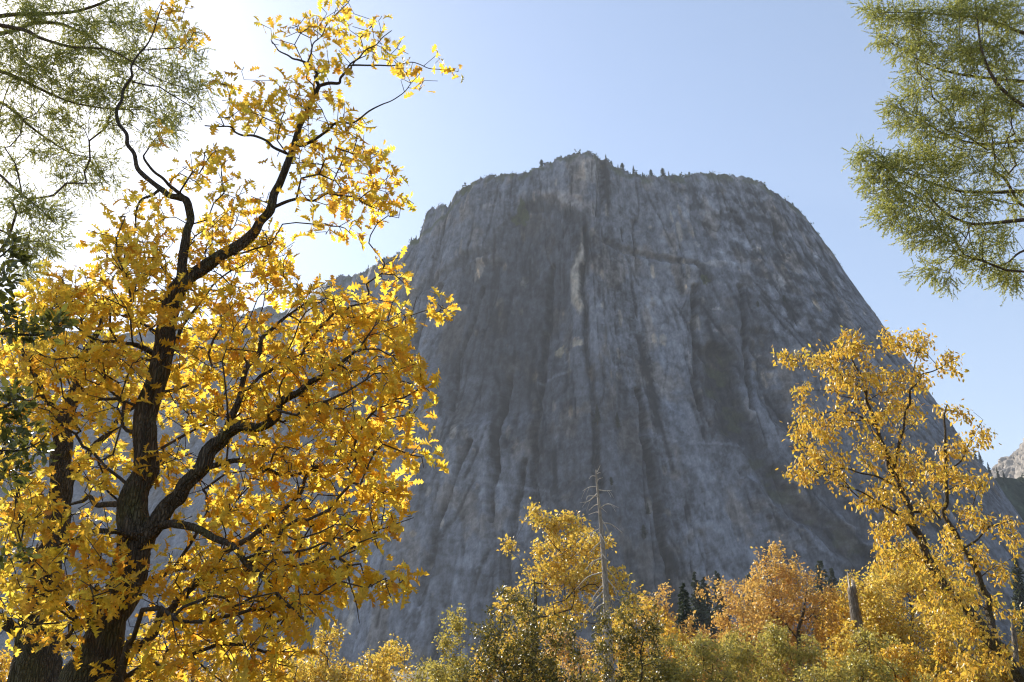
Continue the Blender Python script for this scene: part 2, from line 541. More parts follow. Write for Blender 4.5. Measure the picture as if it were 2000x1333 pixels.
    cA, cB, cC, cu, cv, ce = cells((wA + 3 * fbm(A / 25, Z / 70, 3, 55)) / 30, Z / 210 + 0.3 * fbm(A / 50, Z / 90, 2, 56), 1)
    D += 2.2 * cA + 6 * cB * cu + 4 * cC * cv
    eA, eB, eC, eu, ev, ee = cells((A + 2 * fbm(A / 12, Z / 35, 3, 57)) / 11, Z / 60 + 0.3 * fbm(A / 20, Z / 40, 2, 58), 2)
    D += (0.5 + 0.7 * rough_r) * (1.0 * eA + 2.4 * eB * eu + 1.6 * eC * ev)
    ced = (1 - sstep(0.0, 0.07, ce)) * sstep(0.0, 0.5, fbm(A / 70, Z / 120, 2, 59))
    D -= 3.0 * ced
    fA, fB, fC, fu, fv, fe = cells(A / 4.5, Z / 17, 3)
    D += 0.3 * fA + 0.9 * fB * fu + 0.6 * fC * fv
    # short joints and flake edges, each its own dark line
    rj = np.random.default_rng(77)
    jl = np.zeros(A.shape)
    for _ in range(300):
        a0 = rj.uniform(-260, 420); z0_ = rj.uniform(30, 620)
        ln_ = rj.uniform(20, 120); sl_ = np.interp(a0, [-260, 0, 150, 420], [-0.22, 0.0, 0.2, 0.45]) + rj.normal() * 0.12
        wd_ = rj.uniform(0.8, 2.4)
        i0, i1 = np.searchsorted(a, [a0 - 12 - abs(sl_) * ln_ * 0.5, a0 + 12 + abs(sl_) * ln_ * 0.5])
        As, Zs = A[i0:i1], Z[i0:i1]
        xx = As - a0 + sl_ * (Zs - z0_) + 1.1 * W1[i0:i1]
        m_ = (1 - sstep(0.3 * wd_, wd_ + 0.8, np.abs(xx))) * (1 - sstep(0.8, 1.0, np.abs(Zs - z0_) / ln_ * 2))
        jl[i0:i1] = np.maximum(jl[i0:i1], m_ * rj.uniform(0.4, 1))
    D -= 2.5 * jl
    D *= 0.42
    # -------- named features
    gul = line([(1395, 690), (1420, 800), (1468, 880), (1530, 960), (1600, 1030), (1690, 1110), (1740, 1180)], 16, 7, 1)
    D -= 13 * gul
    gul2 = line([(1480, 650), (1500, 760), (1560, 850), (1620, 960), (1700, 1050)], 10, 7, 2)
    D -= 7 * gul2
    nose = line([(1172, 308), (1170, 420)], 9, 2, 3)
    D -= 9 * nose
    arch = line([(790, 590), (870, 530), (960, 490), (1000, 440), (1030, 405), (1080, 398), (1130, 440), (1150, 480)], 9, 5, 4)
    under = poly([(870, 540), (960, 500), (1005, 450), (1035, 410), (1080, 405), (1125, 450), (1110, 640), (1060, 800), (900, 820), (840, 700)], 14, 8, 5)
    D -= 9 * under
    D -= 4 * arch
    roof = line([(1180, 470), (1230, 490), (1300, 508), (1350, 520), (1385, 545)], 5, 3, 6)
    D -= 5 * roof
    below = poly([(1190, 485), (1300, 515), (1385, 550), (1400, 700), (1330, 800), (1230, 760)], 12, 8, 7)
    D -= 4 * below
    named = np.zeros(A.shape)
    for i, (pts, wd, dp) in enumerate([
            ([(985, 735), (972, 830), (962, 930), (955, 1010)], 6, 6), ([(920, 865), (895, 925), (875, 980), (850, 1070), (820, 1180)], 6, 5),
            ([(860, 560), (820, 650), (800, 760), (790, 900)], 8, 6), ([(1075, 520), (1060, 700), (1045, 860), (1040, 1000)], 8, 5),
            ([(1250, 760), (1262, 880), (1280, 1000), (1300, 1120), (1310, 1200)], 8, 7), ([(1355, 560), (1360, 720), (1362, 800)], 6, 6),
            ([(1140, 450), (1145, 640), (1160, 800), (1170, 960)], 6, 5), ([(1020, 900), (1000, 1020), (985, 1140), (980, 1240)], 7, 5),
            ([(940, 560), (920, 640), (895, 700), (885, 800)], 5, 4), ([(1445, 560), (1455, 700), (1470, 800)], 5, 5)]):
        ln_f = line(pts, wd * 0.6, 2.5, 20 + i)
        named = np.maximum(named, ln_f)
        D -= 1.9 * dp * ln_f
    # fade relief to the foot of the far ridge and right at the rim
    D *= np.interp(s, [-900, 300, 700], [1.0, 0.9, 1.0])[:, None]
    far_r = np.interp(s, [1400, 1560], [26, 150])[:, None]
    nr_ = np.interp(s, [1400, 1560], [0.6, 0.2])[:, None]
    D *= nr_ + (1 - nr_) * sstep(0, far_r, drop)
    # push along plan normal
    tx, ty = np.gradient(R[:, 0]), np.gradient(R[:, 1])
    kern = np.ones(41) / 41
    tx = np.convolve(np.pad(tx, 20, 'edge'), kern, 'valid'); ty = np.convolve(np.pad(ty, 20, 'edge'), kern, 'valid')
    ln = np.hypot(tx, ty)
    nx, ny = ty / ln, -tx / ln
    P = P0.copy()
    P[..., 0] += nx[:, None] * D
    P[..., 1] += ny[:, None] * D
    P[..., 2] += 1.2 * fbm(A / 20, Z / 20, 2, 60) * sstep(5, 40, drop)

    # -------- stone colour
    base_c = np.array([0.150, 0.158, 0.184])
    v = 1.0 + 0.34 * fbm(wA / 60, Z / 500, 4, 70) + 0.26 * smk * fbm(wA / 9, Z / 150, 4, 71) + 0.22 * fbm(A / 34, Z / 44, 5, 72, 0.62) + 0.40 * fbm(A / 6, Z / 8, 4, 76, 0.8)
    v += 0.18 * cB * sstep(0.0, 0.3, np.abs(cC)) + 0.22 * eC + 0.24 * fA
    v -= 0.9 * crk + 0.75 * np.clip(crk2, 0, 1) + 0.8 * ced
    v += 0.35 * ldg
    v += 0.35 * sstep(0.45, 0.5, fbm(A / 22 + 50, Z / 34, 4, 78, 0.6)) - 0.28 * sstep(0.45, 0.5, fbm(A / 26 + 90, Z / 40, 4, 79, 0.6))   # fresh flakes, stained flakes
    st = perlin(wA / 9, Z / 420, 73) + 0.6 * perlin(wA / 3.5, Z / 260, 74)
    v -= 0.32 * smk * sstep(0.2, 0.7, st)                               # dark water streaks
    v += 0.26 * smk * sstep(0.3, 0.8, perlin(wA / 6 + 40, Z / 100, 75)) # pale streaks
    v -= 0.9 * jl + 0.5 * named
    v = 1 + 0.74 * (v - 1)
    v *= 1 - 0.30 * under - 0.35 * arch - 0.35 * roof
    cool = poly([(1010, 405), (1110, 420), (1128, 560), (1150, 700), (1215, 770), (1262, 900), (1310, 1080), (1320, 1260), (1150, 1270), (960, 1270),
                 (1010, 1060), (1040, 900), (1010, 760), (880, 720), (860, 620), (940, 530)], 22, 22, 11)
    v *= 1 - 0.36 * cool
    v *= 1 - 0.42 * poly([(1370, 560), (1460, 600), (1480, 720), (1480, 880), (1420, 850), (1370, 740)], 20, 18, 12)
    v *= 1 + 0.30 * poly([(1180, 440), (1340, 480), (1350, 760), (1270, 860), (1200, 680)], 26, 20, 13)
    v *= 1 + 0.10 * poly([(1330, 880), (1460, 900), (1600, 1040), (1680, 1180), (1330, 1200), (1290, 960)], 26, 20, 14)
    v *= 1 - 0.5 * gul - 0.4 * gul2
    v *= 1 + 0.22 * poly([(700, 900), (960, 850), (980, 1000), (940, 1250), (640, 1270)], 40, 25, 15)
    lines = line([(930, 935), (990, 945), (1040, 955), (1070, 966)], 2.6, 4, 61) + line([(1050, 742), (1110, 735)], 3, 4, 62) \
        + 0.7 * line([(1040, 1080), (1000, 1090)], 2.4, 4, 63) + 0.6 * line([(1340, 870), (1450, 868)], 2.2, 4, 64)
    v += 0.55 * np.clip(lines, 0, 1)
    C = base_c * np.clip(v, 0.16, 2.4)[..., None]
    # dark mineral blotches on the right shoulder, pale flakes between them
    bl = fbm(A / 15 + 3, Z / 17, 4, 80)
    sh = poly([(1250, 345), (1450, 345), (1570, 420), (1690, 620), (1700, 720), (1500, 660), (1400, 480)], 30, 20, 16)
    C *= (1 - 0.6 * sh * sstep(0.1, 0.4, bl) + 0.55 * sh * sstep(0.2, 0.55, -bl))[..., None]
    warm = np.array([1.30, 1.08, 0.84])

    def paint(mask, mulc):
        nonlocal C
        C = C * (1 + mask[..., None] * (np.asarray(mulc) - 1))
    paint(poly([(1133, 450), (1140, 470), (1140, 600), (1134, 618), (1114, 590), (1118, 540), (1126, 500)], 2.5, 4, 30), (2.9, 2.45, 1.8))
    paint(blob(937, 522, 5, 13, 0.4, 2), (3.0, 2.6, 2.1))
    paint(blob(930, 538, 4, 8, 0.4, 3), (2.3, 2.0, 1.6))
    paint(blob(1019, 545, 4, 8, 0.5, 4), (2.6, 2.3, 1.8))
    paint(blob(1097, 690, 6, 7, 0.5, 5), (3.0, 2.5, 1.6))
    paint(blob(1130, 672, 4, 6, 0.5, 6), (2.6, 2.2, 1.6))
    paint(poly([(1140, 315), (1170, 312), (1168, 365), (1150, 358), (1128, 350)], 4, 5, 31), (1.9, 1.7, 1.45))
    paint(poly([(1050, 385), (1110, 380), (1150, 400), (1150, 430), (1100, 405)], 5, 8, 32), (1.7, 1.5, 1.3))
    for i, (x, y, rx, rz, m_) in enumerate([(1480, 482, 5, 12, 1.5), (1478, 488, 8, 6, 1.6), (1482, 510, 7, 6, 1.55), (1358, 482, 6, 7, 1.6), (1350, 460, 4, 8, 1.35),
                                            (1530, 474, 8, 5, 1.5), (1536, 505, 9, 11, 1.55), (1522, 550, 9, 22, 1.5), (1390, 520, 22, 9, 1.35), (1400, 605, 9, 3, 1.8),
                                            (1396, 645, 5, 5, 1.5), (1455, 400, 10, 8, 1.4), (1440, 350, 14, 9, 1.35), (1352, 710, 3, 30, 1.6), (1402, 805, 4, 10, 1.7),
                                            (1460, 795, 5, 20, 1.35), (1560, 690, 20, 10, 1.3), (1480, 690, 6, 5, 1.6), (1505, 735, 9, 18, 1.4), (900, 810, 22, 25, 1.12),
                                            (800, 575, 5, 8, 1.5), (1005, 860, 7, 14, 1.25), (1110, 975, 9, 8, 1.3), (955, 410, 14, 9, 1.3)]):
        paint(blob(x, y, rx * 0.55, rz * 0.55, 0.6, 100 + i), np.array([1.0, 0.93, 0.84]) * (1 + 1.8 * (m_ - 1)))
    # fresh tan flakes and small dark hollows scattered over the wall
    rf = np.random.default_rng(123)
    for kf in range(330):
        a0 = rf.uniform(-230, 420); z0_ = rf.uniform(40, 640)
        dark = kf % 3 == 0
        rx = rf.uniform(1.2, 3.0) if dark else rf.uniform(1.0, 3.6)
        rz = rx * (rf.uniform(0.6, 1.4) if dark else rf.uniform(0.8, 5.5))
        i0, i1 = np.searchsorted(a, [a0 - 3 * rx, a0 + 3 * rx])
        if i1 - i0 < 2:
            continue
        d_ = np.hypot((A[i0:i1] - a0) / rx, (Z[i0:i1] - z0_) / rz) + 0.5 * W2[i0:i1]
        m_ = (1 - sstep(0.7, 1.0, d_))[..., None] * rf.uniform(0.5, 1)
        C[i0:i1] *= 1 + m_ * ((np.array([0.42, 0.44, 0.42]) if dark else np.array([1.75, 1.5, 1.15]) * rf.uniform(0.85, 1.3)) - 1)
    # rusty lichen tint, green scrub on ledges
    paint(sstep(0.15, 0.65, fbm(A / 34, Z / 70, 4, 90, 0.6)) * 0.8, (1.20, 1.02, 0.82))
    paint(sstep(0.35, 0.8, fbm(A / 55 + 7, Z / 200, 3, 91)) * 0.5, (0.90, 0.98, 1.06))
    scrub = blob(1020, 415, 7, 18, 0.5, 40) + blob(1012, 428, 8, 6, 0.5, 41) + blob(1376, 548, 6, 7, 0.5, 42) + blob(912, 375, 10, 8, 0.6, 43)
    slp = sstep(0.0, 12, 16 - drop) * sstep(-0.2, 0.3, fbm(A / 14, Z / 14, 3, 92)) * 0.75
    veg = np.clip(scrub + slp + 0.8 * line([(806, 482), (850, 440), (900, 395)], 5, 4, 65) + 0.5 * gul * sstep(0.0, 0.4, bl), 0, 1)
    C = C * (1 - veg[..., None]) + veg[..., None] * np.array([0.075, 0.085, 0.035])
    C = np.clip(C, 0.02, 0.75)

    # plateau behind the rim, then down the far side
    back = np.array([6, 30, 120, 400, 900])
    Bk = P[:, -1:, :] + np.stack([nx * 0, -np.ones(ns) * -1, nx * 0], -1)[:, None, :] * back[None, :, None]
    Bk[..., 2] -= np.array([1.5, 5, 16, 40, 90])[None, :] * 1.0
    P = np.concatenate([P, Bk], 1)
    C = np.concatenate([C, np.tile(np.array([0.10, 0.10, 0.06]), (ns, len(back), 1))], 1)
    nT = P.shape[1]
    i = np.arange(ns * nT).reshape(ns, nT)
    q = np.stack([i[:-1, :-1], i[1:, :-1], i[1:, 1:], i[:-1, 1:]], -1).reshape(-1, 4)
    me = mesh_from('cliff', P.reshape(-1, 3), [q], ROCK, True)
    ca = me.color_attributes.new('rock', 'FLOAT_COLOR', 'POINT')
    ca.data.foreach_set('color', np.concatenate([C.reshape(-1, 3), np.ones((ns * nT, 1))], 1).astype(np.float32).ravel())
    o = link('cliff', me, kind='structure', label='huge shaded grey granite cliff with a rounded summit')

    def surf(px, py_):
        j = np.argmin((ppx - px) ** 2 + (ppy - py_) ** 2)
        return P[:, :nt_].reshape(-1, 3)[j]

    def rim(px):
        j = int(np.argmin(np.abs(s - px)))
        return P[j, nt_ - 1] + np.array([0, 3.0, -0.8])
    return surf, rim


surf, rim = make_cliff()


def heap(name, label, sky_px, depth, battr, lat, seed, colour, relief, ns=160, nt_=110, back=300, push=0.0):
    """a further rock ridge or wooded slope"""
    sp = np.array(sky_px, float)
    s = np.linspace(sp[0, 0], sp[-1, 0], ns)
    py = np.interp(s, sp[:, 0], sp[:, 1]) + 2.5 * perlin(s / 9, s * 0, seed) + 1.5 * perlin(s / 3, s * 0, seed + 1)
    R = at(s, py, np.interp(s, sp[:, 0], depth))
    t = np.linspace(0, 1, nt_)
    Z = -5 + (R[:, 2][:, None] + 5) * t
    drop = R[:, 2][:, None] - Z
    X = R[:, 0][:, None] + lat * drop
    Y = R[:, 1][:, None] - battr * drop
    Aa = np.repeat(np.linspace(0, np.hypot(*(R[-1] - R[0])[:2]), ns)[:, None], nt_, 1)
    n1 = fbm(Aa / 60, Z / 110, 5, seed + 2)
    D = relief * (n1 + 0.9 * (0.5 - np.abs(perlin(Aa / 16, Z / 40, seed + 3)) * 2) + 0.5 * (0.5 - np.abs(perlin(Aa / 6, Z / 14, seed + 5)) * 2)) * sstep(-3, 5, drop)
    P = np.stack([X - D * push, Y - D * (1 - push), Z + 0.3 * D], -1)
    C = np.asarray(colour) * np.clip(1 + 0.5 * fbm(Aa / 30, Z / 40, 4, seed + 4), 0.3, 1.8)[..., None]
    Bk = P[:, -1:, :] + np.array([[[10 * push, 10 * (1 - push), -2.0], [back * push, back * (1 - push), -30]]])
    P = np.concatenate([P, Bk], 1); C = np.concatenate([C, C[:, -1:] * 0.4, C[:, -1:] * 0.3], 1)
    nT = P.shape[1]
    i = np.arange(ns * nT).reshape(ns, nT)
    q = np.stack([i[:-1, :-1], i[1:, :-1], i[1:, 1:], i[:-1, 1:]], -1).reshape(-1, 4)
    me = mesh_from(name, P.reshape(-1, 3), [q], ROCK, True)
    ca = me.color_attributes.new('rock', 'FLOAT_COLOR', 'POINT')
    ca.data.foreach_set('color', np.concatenate([C.reshape(-1, 3), np.ones((ns * nT, 1))], 1).astype(np.float32).ravel())
    link(name, me, kind='structure', label=label)
    return P


heap('far_cliff', 'sunlit pale rock wall beyond the right shoulder of the cliff',
     [(1890, 960), (1925, 925), (1945, 908), (1965, 895), (1985, 878), (2000, 862), (2060, 820), (2150, 780)],
     [2100, 2050, 2000, 1950, 1900, 1850, 1650, 1480], 0.1, -0.5, 300, (0.26, 0.23, 0.20), 13, ns=260, nt_=130, push=0.95)
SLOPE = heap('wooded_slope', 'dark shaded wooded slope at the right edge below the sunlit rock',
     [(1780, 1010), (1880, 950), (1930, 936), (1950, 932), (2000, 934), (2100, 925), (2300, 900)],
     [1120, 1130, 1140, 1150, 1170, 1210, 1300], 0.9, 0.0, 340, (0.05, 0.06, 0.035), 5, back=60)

# ------------------------------------------------------------------ tree building
def grow(sk_pts, sk_par, targets, bf=0.25, seg=0.35, wob=0.06, seed=0):
    """join every target point to the nearest limb or twig (shortest-path growth)"""
    r = np.random.default_rng(seed)
    pts = [np.array(p, float) for p in sk_pts]
    par = list(sk_par)
    plen = []
    for i, p in enumerate(pts):
        plen.append(0.0 if par[i] < 0 else plen[par[i]] + np.linalg.norm(p - pts[par[i]]))
    K = len(pts)
    T = np.asarray(targets, float)
    n = len(T)
    SP = np.array(pts); PL = np.array(plen)
    best = np.full(n, 1e9); bp = np.zeros(n, int)
    for i in range(K):
        c = np.linalg.norm(T - SP[i], axis=1) + bf * PL[i]
        m = c < best
        best[m] = c[m]; bp[m] = i
    tip = np.zeros(n, int)
    ids = np.arange(n)
    TT = T
    for it in range(n):
        jj = int(np.argmin(best))
        j = ids[jj]
        p0, p1 = pts[bp[jj]], T[j]
        L = np.linalg.norm(p1 - p0)
        k = max(1, int(L / seg))
        prev = int(bp[jj])
        off = r.normal(size=3) * wob * L
        off[2] += 0.04 * L
        new = []
        for q in range(1, k + 1):
            f = q / k
            p = p0 + (p1 - p0) * f + off * math.sin(math.pi * f) + (r.normal(size=3) * wob * 0.35 * L / k if q < k else 0)
            pts.append(p); par.append(prev)
            plen.append(plen[prev] + L / k)
            prev = len(pts) - 1
            new.append(prev)
        tip[j] = prev
        last_ = len(ids) - 1                               # drop the joined target from the list
        if jj != last_:
            ids[jj] = ids[last_]; best[jj] = best[last_]; bp[jj] = bp[last_]
            if TT is T:
                TT = T.copy()
            TT[jj] = TT[last_]
        ids = ids[:last_]; best = best[:last_]; bp = bp[:last_]; TT = TT[:last_]
        for m_ in new:
            dv = TT - pts[m_]
            c = np.sqrt(np.einsum('ij,ij->i', dv, dv)) + bf * plen[m_]
            u = c < best
            best[u] = c[u]; bp[u] = m_
    return np.array(pts), np.array(par), tip


def pipe_radii(par, tipr=0.004, ex=2.4, base=None):
    n = len(par)
    acc = np.zeros(n)
    nch = np.zeros(n, int)
    for i in range(n):
        if par[i] >= 0:
            nch[par[i]] += 1
    rad = np.zeros(n)
    for i in range(n - 1, -1, -1):
        if nch[i] == 0:
            acc[i] = tipr ** ex
        rad[i] = acc[i] ** (1 / ex)
        if par[i] >= 0:
            acc[par[i]] += acc[i] * 1.02
    return rad


def tubes(P, par, rad, sides=6, sel=None, ref=(0.22, 0.95, 0.21)):
    """one tube mesh (verts, quads) along a branching skeleton"""
    n = len(P)
    par = np.asarray(par)
    main = np.full(n, -1)
    order = np.argsort(rad)
    for i in order:
        if par[i] >= 0:
            main[par[i]] = i
    has = par >= 0
    d_in = np.zeros((n, 3)); d_in[has] = P[has] - P[par[has]]
    d_out = np.zeros((n, 3)); mm = main >= 0
    d_out[mm] = P[main[mm]] - P[mm]
    nrm = lambda v: v / np.maximum(np.linalg.norm(v, axis=-1, keepdims=True), 1e-9)
    d = nrm(nrm(d_in) + nrm(d_out) + 1e-6)
    ref = np.array(ref)

    def frame(dv):
        u = nrm(np.cross(dv, ref)); v = np.cross(dv, u)
        return u, v
    ang = np.linspace(0, 2 * np.pi, sides, endpoint=False)
    ca, sa = np.cos(ang), np.sin(ang)

    def rings(c, dv, r):
        u, v = frame(dv)
        return c[:, None, :] + r[:, None, None] * (ca[None, :, None] * u[:, None, :] + sa[None, :, None] * v[:, None, :])
    idx = np.nonzero(has if sel is None else (has & sel))[0]
    side = main[par[idx]] != idx
    ex = idx[side]
    R0 = rings(P, d, rad)
    R1 = rings(P[par[ex]], nrm(d_in[ex]), np.minimum(rad[ex] * 1.25, rad[par[ex]]))
    V = np.concatenate([R0.reshape(-1, 3), R1.reshape(-1, 3)])
    st = np.empty(len(idx), int)
    st[~side] = par[idx[~side]]
    st[side] = n + np.arange(len(ex))
    a = st[:, None] * sides + np.arange(sides)[None]
    b = st[:, None] * sides + (np.arange(sides)[None] + 1) % sides
    c = idx[:, None] * sides + (np.arange(sides)[None] + 1) % sides
    dd = idx[:, None] * sides + np.arange(sides)[None]
    q = np.stack([a, b, c, dd], -1).reshape(-1, 4)
    used = np.unique(q)
    remap = np.full(len(V), -1); remap[used] = np.arange(len(used))
    return V[used], remap[q]


def limb_mesh(name, P, rad, mat, sides=20, rough=0.10, seed=0, sub=6):
    """a thick trunk or limb with uneven bark, along a smooth curve"""
    P = np.asarray(P, float); rad = np.asarray(rad, float)
    n = len(P)
    t = np.arange(n)
    tf = np.linspace(0, n - 1, (n - 1) * sub + 1)
    # Catmull-Rom
    def cr(v):
        v = np.asarray(v, float)
        vp = np.concatenate([[2 * v[0] - v[1]], v, [2 * v[-1] - v[-2]]])
        o = []
        for x in tf:
            i = min(int(x), n - 2); f = x - i
            p0, p1, p2, p3 = vp[i], vp[i + 1], vp[i + 2], vp[i + 3]
            o.append(0.5 * ((2 * p1) + (-p0 + p2) * f + (2 * p0 - 5 * p1 + 4 * p2 - p3) * f * f + (-p0 + 3 * p1 - 3 * p2 + p3) * f ** 3))
        return np.array(o)
    Q = cr(P)
    r = np.interp(tf, t, rad)
    L = np.concatenate([[0], np.cumsum(np.linalg.norm(np.diff(Q, axis=0), axis=1))])
    d = np.gradient(Q, axis=0); d /= np.linalg.norm(d, axis=1, keepdims=True)
    u = np.cross(d, np.array([0.15, 0.96, 0.2])); u /= np.linalg.norm(u, axis=1, keepdims=True)
    v = np.cross(d, u)
    ang = np.linspace(0, 2 * np.pi, sides, endpoint=False)
    aa, ll = np.meshgrid(ang, L)
    bump = 1 + rough * (0.8 * perlin(np.cos(aa) * 1.7 + 9 + seed, ll * 2.2 / max(rad[0], .05) * 0.12 + np.sin(aa) * 1.7, seed) +
                        0.9 * (0.5 - 2 * np.abs(perlin(aa * sides / 6.2832 / 3.0, ll * 2.6, seed + 1))))
    V = Q[:, None, :] + (r[:, None] * bump)[..., None] * (np.cos(aa)[..., None] * u[:, None, :] + np.sin(aa)[..., None] * v[:, None, :])
    m = len(Q)
    i = np.arange(m * sides).reshape(m, sides)
    q = np.stack([i[:-1], np.roll(i, -1, 1)[:-1], np.roll(i, -1, 1)[1:], i[1:]], -1).reshape(-1, 4)
    cap = i[-1][None, :]
    return mesh_from(name, V.reshape(-1, 3), [q, cap], mat, True), Q, r


# ---- leaf shapes: unit length along +x, width along y, blade normal +z
def oak_leaf(seed, lobes=3, detail=True):
    r = random.Random(seed * 7 + 3)
    prof = [(0.0, 0.015)]
    xs = [0.14, 0.36, 0.60, 0.80] if detail else [0.25, 0.62]
    wd = [0.17, 0.33, 0.36, 0.20] if detail else [0.26, 0.30]
    for x, ww in zip(xs, wd):
        ww *= r.uniform(0.85, 1.15)
        prof += [(x - 0.06, 0.09), (x + 0.07, ww)]
    prof += [(0.93, 0.08), (1.0, 0.0)] if detail else [(0.85, 0.10), (1.0, 0.0)]
    fold, curl = r.uniform(0.0, 0.9), r.uniform(-0.25, 0.7)
    V = []; Fq = []
    V += [(-0.28, 0.008, 0.02), (-0.28, -0.008, 0.02)]
    k = len(prof)
    for x, hw in prof:
        z = -curl * x * x
        V += [(x, 0, z), (x, hw, z + fold * hw + 0.04 * math.sin(9 * x + seed)), (x, -hw * r.uniform(0.9, 1.1), z + fold * hw - 0.03 * math.sin(8 * x + seed))]
    Fq.append((0, 1, 2 + 2, 2 + 1))
    for i in range(k - 1):
        a = 2 + 3 * i; b = a + 3
        Fq.append((a, b, b + 1, a + 1)); Fq.append((a, a + 2, b + 2, b))
    return np.array(V), np.array(Fq)


def simple_leaf(seed, width=0.36):
    r = random.Random(seed)
    fold, curl = r.uniform(0.1, 0.45), r.uniform(-0.1, 0.4)
    V = [(0, 0, 0), (0.45, 0, -curl * .2), (1, 0, -curl), (0.35, width / 2, fold * width / 2 - .1 * curl), (0.75, width * .4, fold * width * .4 - curl * .5),
         (0.35, -width / 2, fold * width / 2 - .1 * curl), (0.75, -width * .4, fold * width * .4 - curl * .5)]
    Fq = [(0, 1, 3, 3), (1, 2, 4, 3), (0, 5, 1, 1), (1, 5, 6, 2)]
    return np.array(V), [np.array([(1, 2, 4, 3), (1, 5, 6, 2)]), np.array([(0, 1, 3), (0, 5, 1)])]


def tiny_leaf(seed):
    r = random.Random(seed)
    f = r.uniform(0.05, 0.2)
    return np.array([(0, 0, 0), (0.55, 0.3, f), (1, 0, -0.1), (0.5, -0.3, f)]), [np.array([(0, 2, 1), (0, 3, 2)])]


def sprig(seed, n=30, L=1.0, nl=0.16):
    """a fir twig: stem with needles all round"""
    r = random.Random(seed)
    V = [(0, 0.006, 0), (0, -0.006, 0), (L, 0, -0.06)]
    Fq = [(0, 1, 2)]
    for i in range(n):
        x = L * (0.06 + 0.94 * i / n)
        a = r.uniform(0, 2 * math.pi)
        ux, uy, uz = 0.55, math.cos(a) * 0.9, math.sin(a) * 0.6
        l = nl * r.uniform(0.8, 1.2)
        b = len(V)
        zz = -0.06 * (x / L) ** 2
        hw = 0.027
        V += [(x - hw, -hw * math.sin(a), zz + hw * math.cos(a)), (x + hw, hw * math.sin(a), zz - hw * math.cos(a)), (x + ux * l, uy * l, zz + uz * l)]
        Fq.append((b, b + 1, b + 2))
    return np.array(V), [np.array(Fq)]


def as_faces(f):
    return f if isinstance(f, list) else [f]


def frames(dirs, nrms):
    x = dirs / np.maximum(np.linalg.norm(dirs, axis=1, keepdims=True), 1e-9)
    y = np.cross(nrms, x); y /= np.maximum(np.linalg.norm(y, axis=1, keepdims=True), 1e-9)
    z = np.cross(x, y)
    return np.stack([x, y, z], -1)          # columns


def scatter_mesh(name, shapes, pos, rot, size, mat, r):
    """many leaves in one mesh"""
    Vs = []; Fs = {}
    off = 0
    which = r.integers(0, len(shapes), len(pos))
    for k, (v, f) in enumerate(shapes):
        m = which == k
        c = int(m.sum())
        if not c:
            continue
        vv = np.einsum('nij,vj->nvi', rot[m], v) * size[m][:, None, None] + pos[m][:, None, :]
        Vs.append(vv.reshape(-1, 3))
        for ff in as_faces(f):
            g = (ff[None] + (np.arange(c) * len(v))[:, None, None] + off).reshape(-1, ff.shape[1])
            Fs.setdefault(ff.shape[1], []).append(g)
        off += c * len(v)
    return mesh_from(name, np.concatenate(Vs), [np.concatenate(x) for x in Fs.values()], mat)


def leaves_at(P, par, nodes, count, size, r, droop=0.25, spread=0.06, up=0.8, tipdir=0.8):
    """positions, frames and sizes of leaves whorled about twig ends"""
    nodes = np.repeat(nodes, count)
    n = len(nodes)
    base = P[nodes]
    d = P[nodes] - P[np.maximum(par[nodes], 0)]
    d /= np.maximum(np.linalg.norm(d, axis=1, keepdims=True), 1e-9)
    g = r.normal(size=(n, 3))
    dirs = d * tipdir + g * 0.75
    dirs[:, 2] -= droop * 2 * np.abs(r.normal(size=n))
    dirs /= np.linalg.norm(dirs, axis=1, keepdims=True)
    nr = r.normal(size=(n, 3)) * 0.75
    nr[:, 2] += up
    sz = size * (0.45 + 0.85 * r.beta(2.2, 1.6, n))
    pos = base + dirs * (0.25 * sz)[:, None] + r.normal(size=(n, 3)) * spread
    return pos, frames(dirs, nr), sz


OAK = [oak_leaf(i) for i in range(12)]
OAKS = [oak_leaf(20 + i, detail=False) for i in range(5)]
SIMPLE = [simple_leaf(i) for i in range(6)]
LEAFR = [simple_leaf(60 + i, 0.44) for i in range(8)]
WIDE = [simple_leaf(30 + i, 0.5) for i in range(6)]
TINY = [tiny_leaf(i) for i in range(6)]
SPRIG = [sprig(i) for i in range(5)]


def leaf_objects(root, shapes, mats, pos, rot, size, sel, me_cache):
    """the leaves that show largest, each an object that shares its mesh"""
    if not me_cache:
        for k, (v, f) in enumerate(shapes):
            me_cache.append(mesh_from('leaf', v, as_faces(f), mats))
    o0 = np.array(root.location)
    for i in sel:
        m4 = Matrix([[*(rot[i][a] * size[i]), pos[i][a] - o0[a]] for a in range(3)] + [[0, 0, 0, 1]])
        o = bpy.data.objects.new('leaf', me_cache[i % len(me_cache)])
        col.objects.link(o)
        o.parent = root
        o.matrix_local = m4


def pick_largest(pos, size, n, margin=0):
    px, py = project(pos)
    inside = (px > -margin) & (px < W0 + margin) & (py > -margin) & (py < H0 + margin)
    score = size / np.linalg.norm(pos - CAM, axis=1) * inside
    return np.argsort(-score)[:n]


def blob_targets(blobs, r, edge=1.0):
    """points spread through lumps of crown: (px, py, rx, ry, depth, depth spread, count)"""
    out = []
    for (cx, cy, rx, ry, Y, dy, n) in blobs:
        k = int(n)
        q = r.normal(size=(k, 3)); q /= np.linalg.norm(q, axis=1, keepdims=True)
        q *= (r.uniform(0, 1, k) ** 0.42)[:, None]
        out.append(at(cx + rx * q[:, 0], cy + ry * q[:, 1], Y + dy * q[:, 2]))
    return np.concatenate(out)


def rel(P, root):
    return P - np.array(root.location)


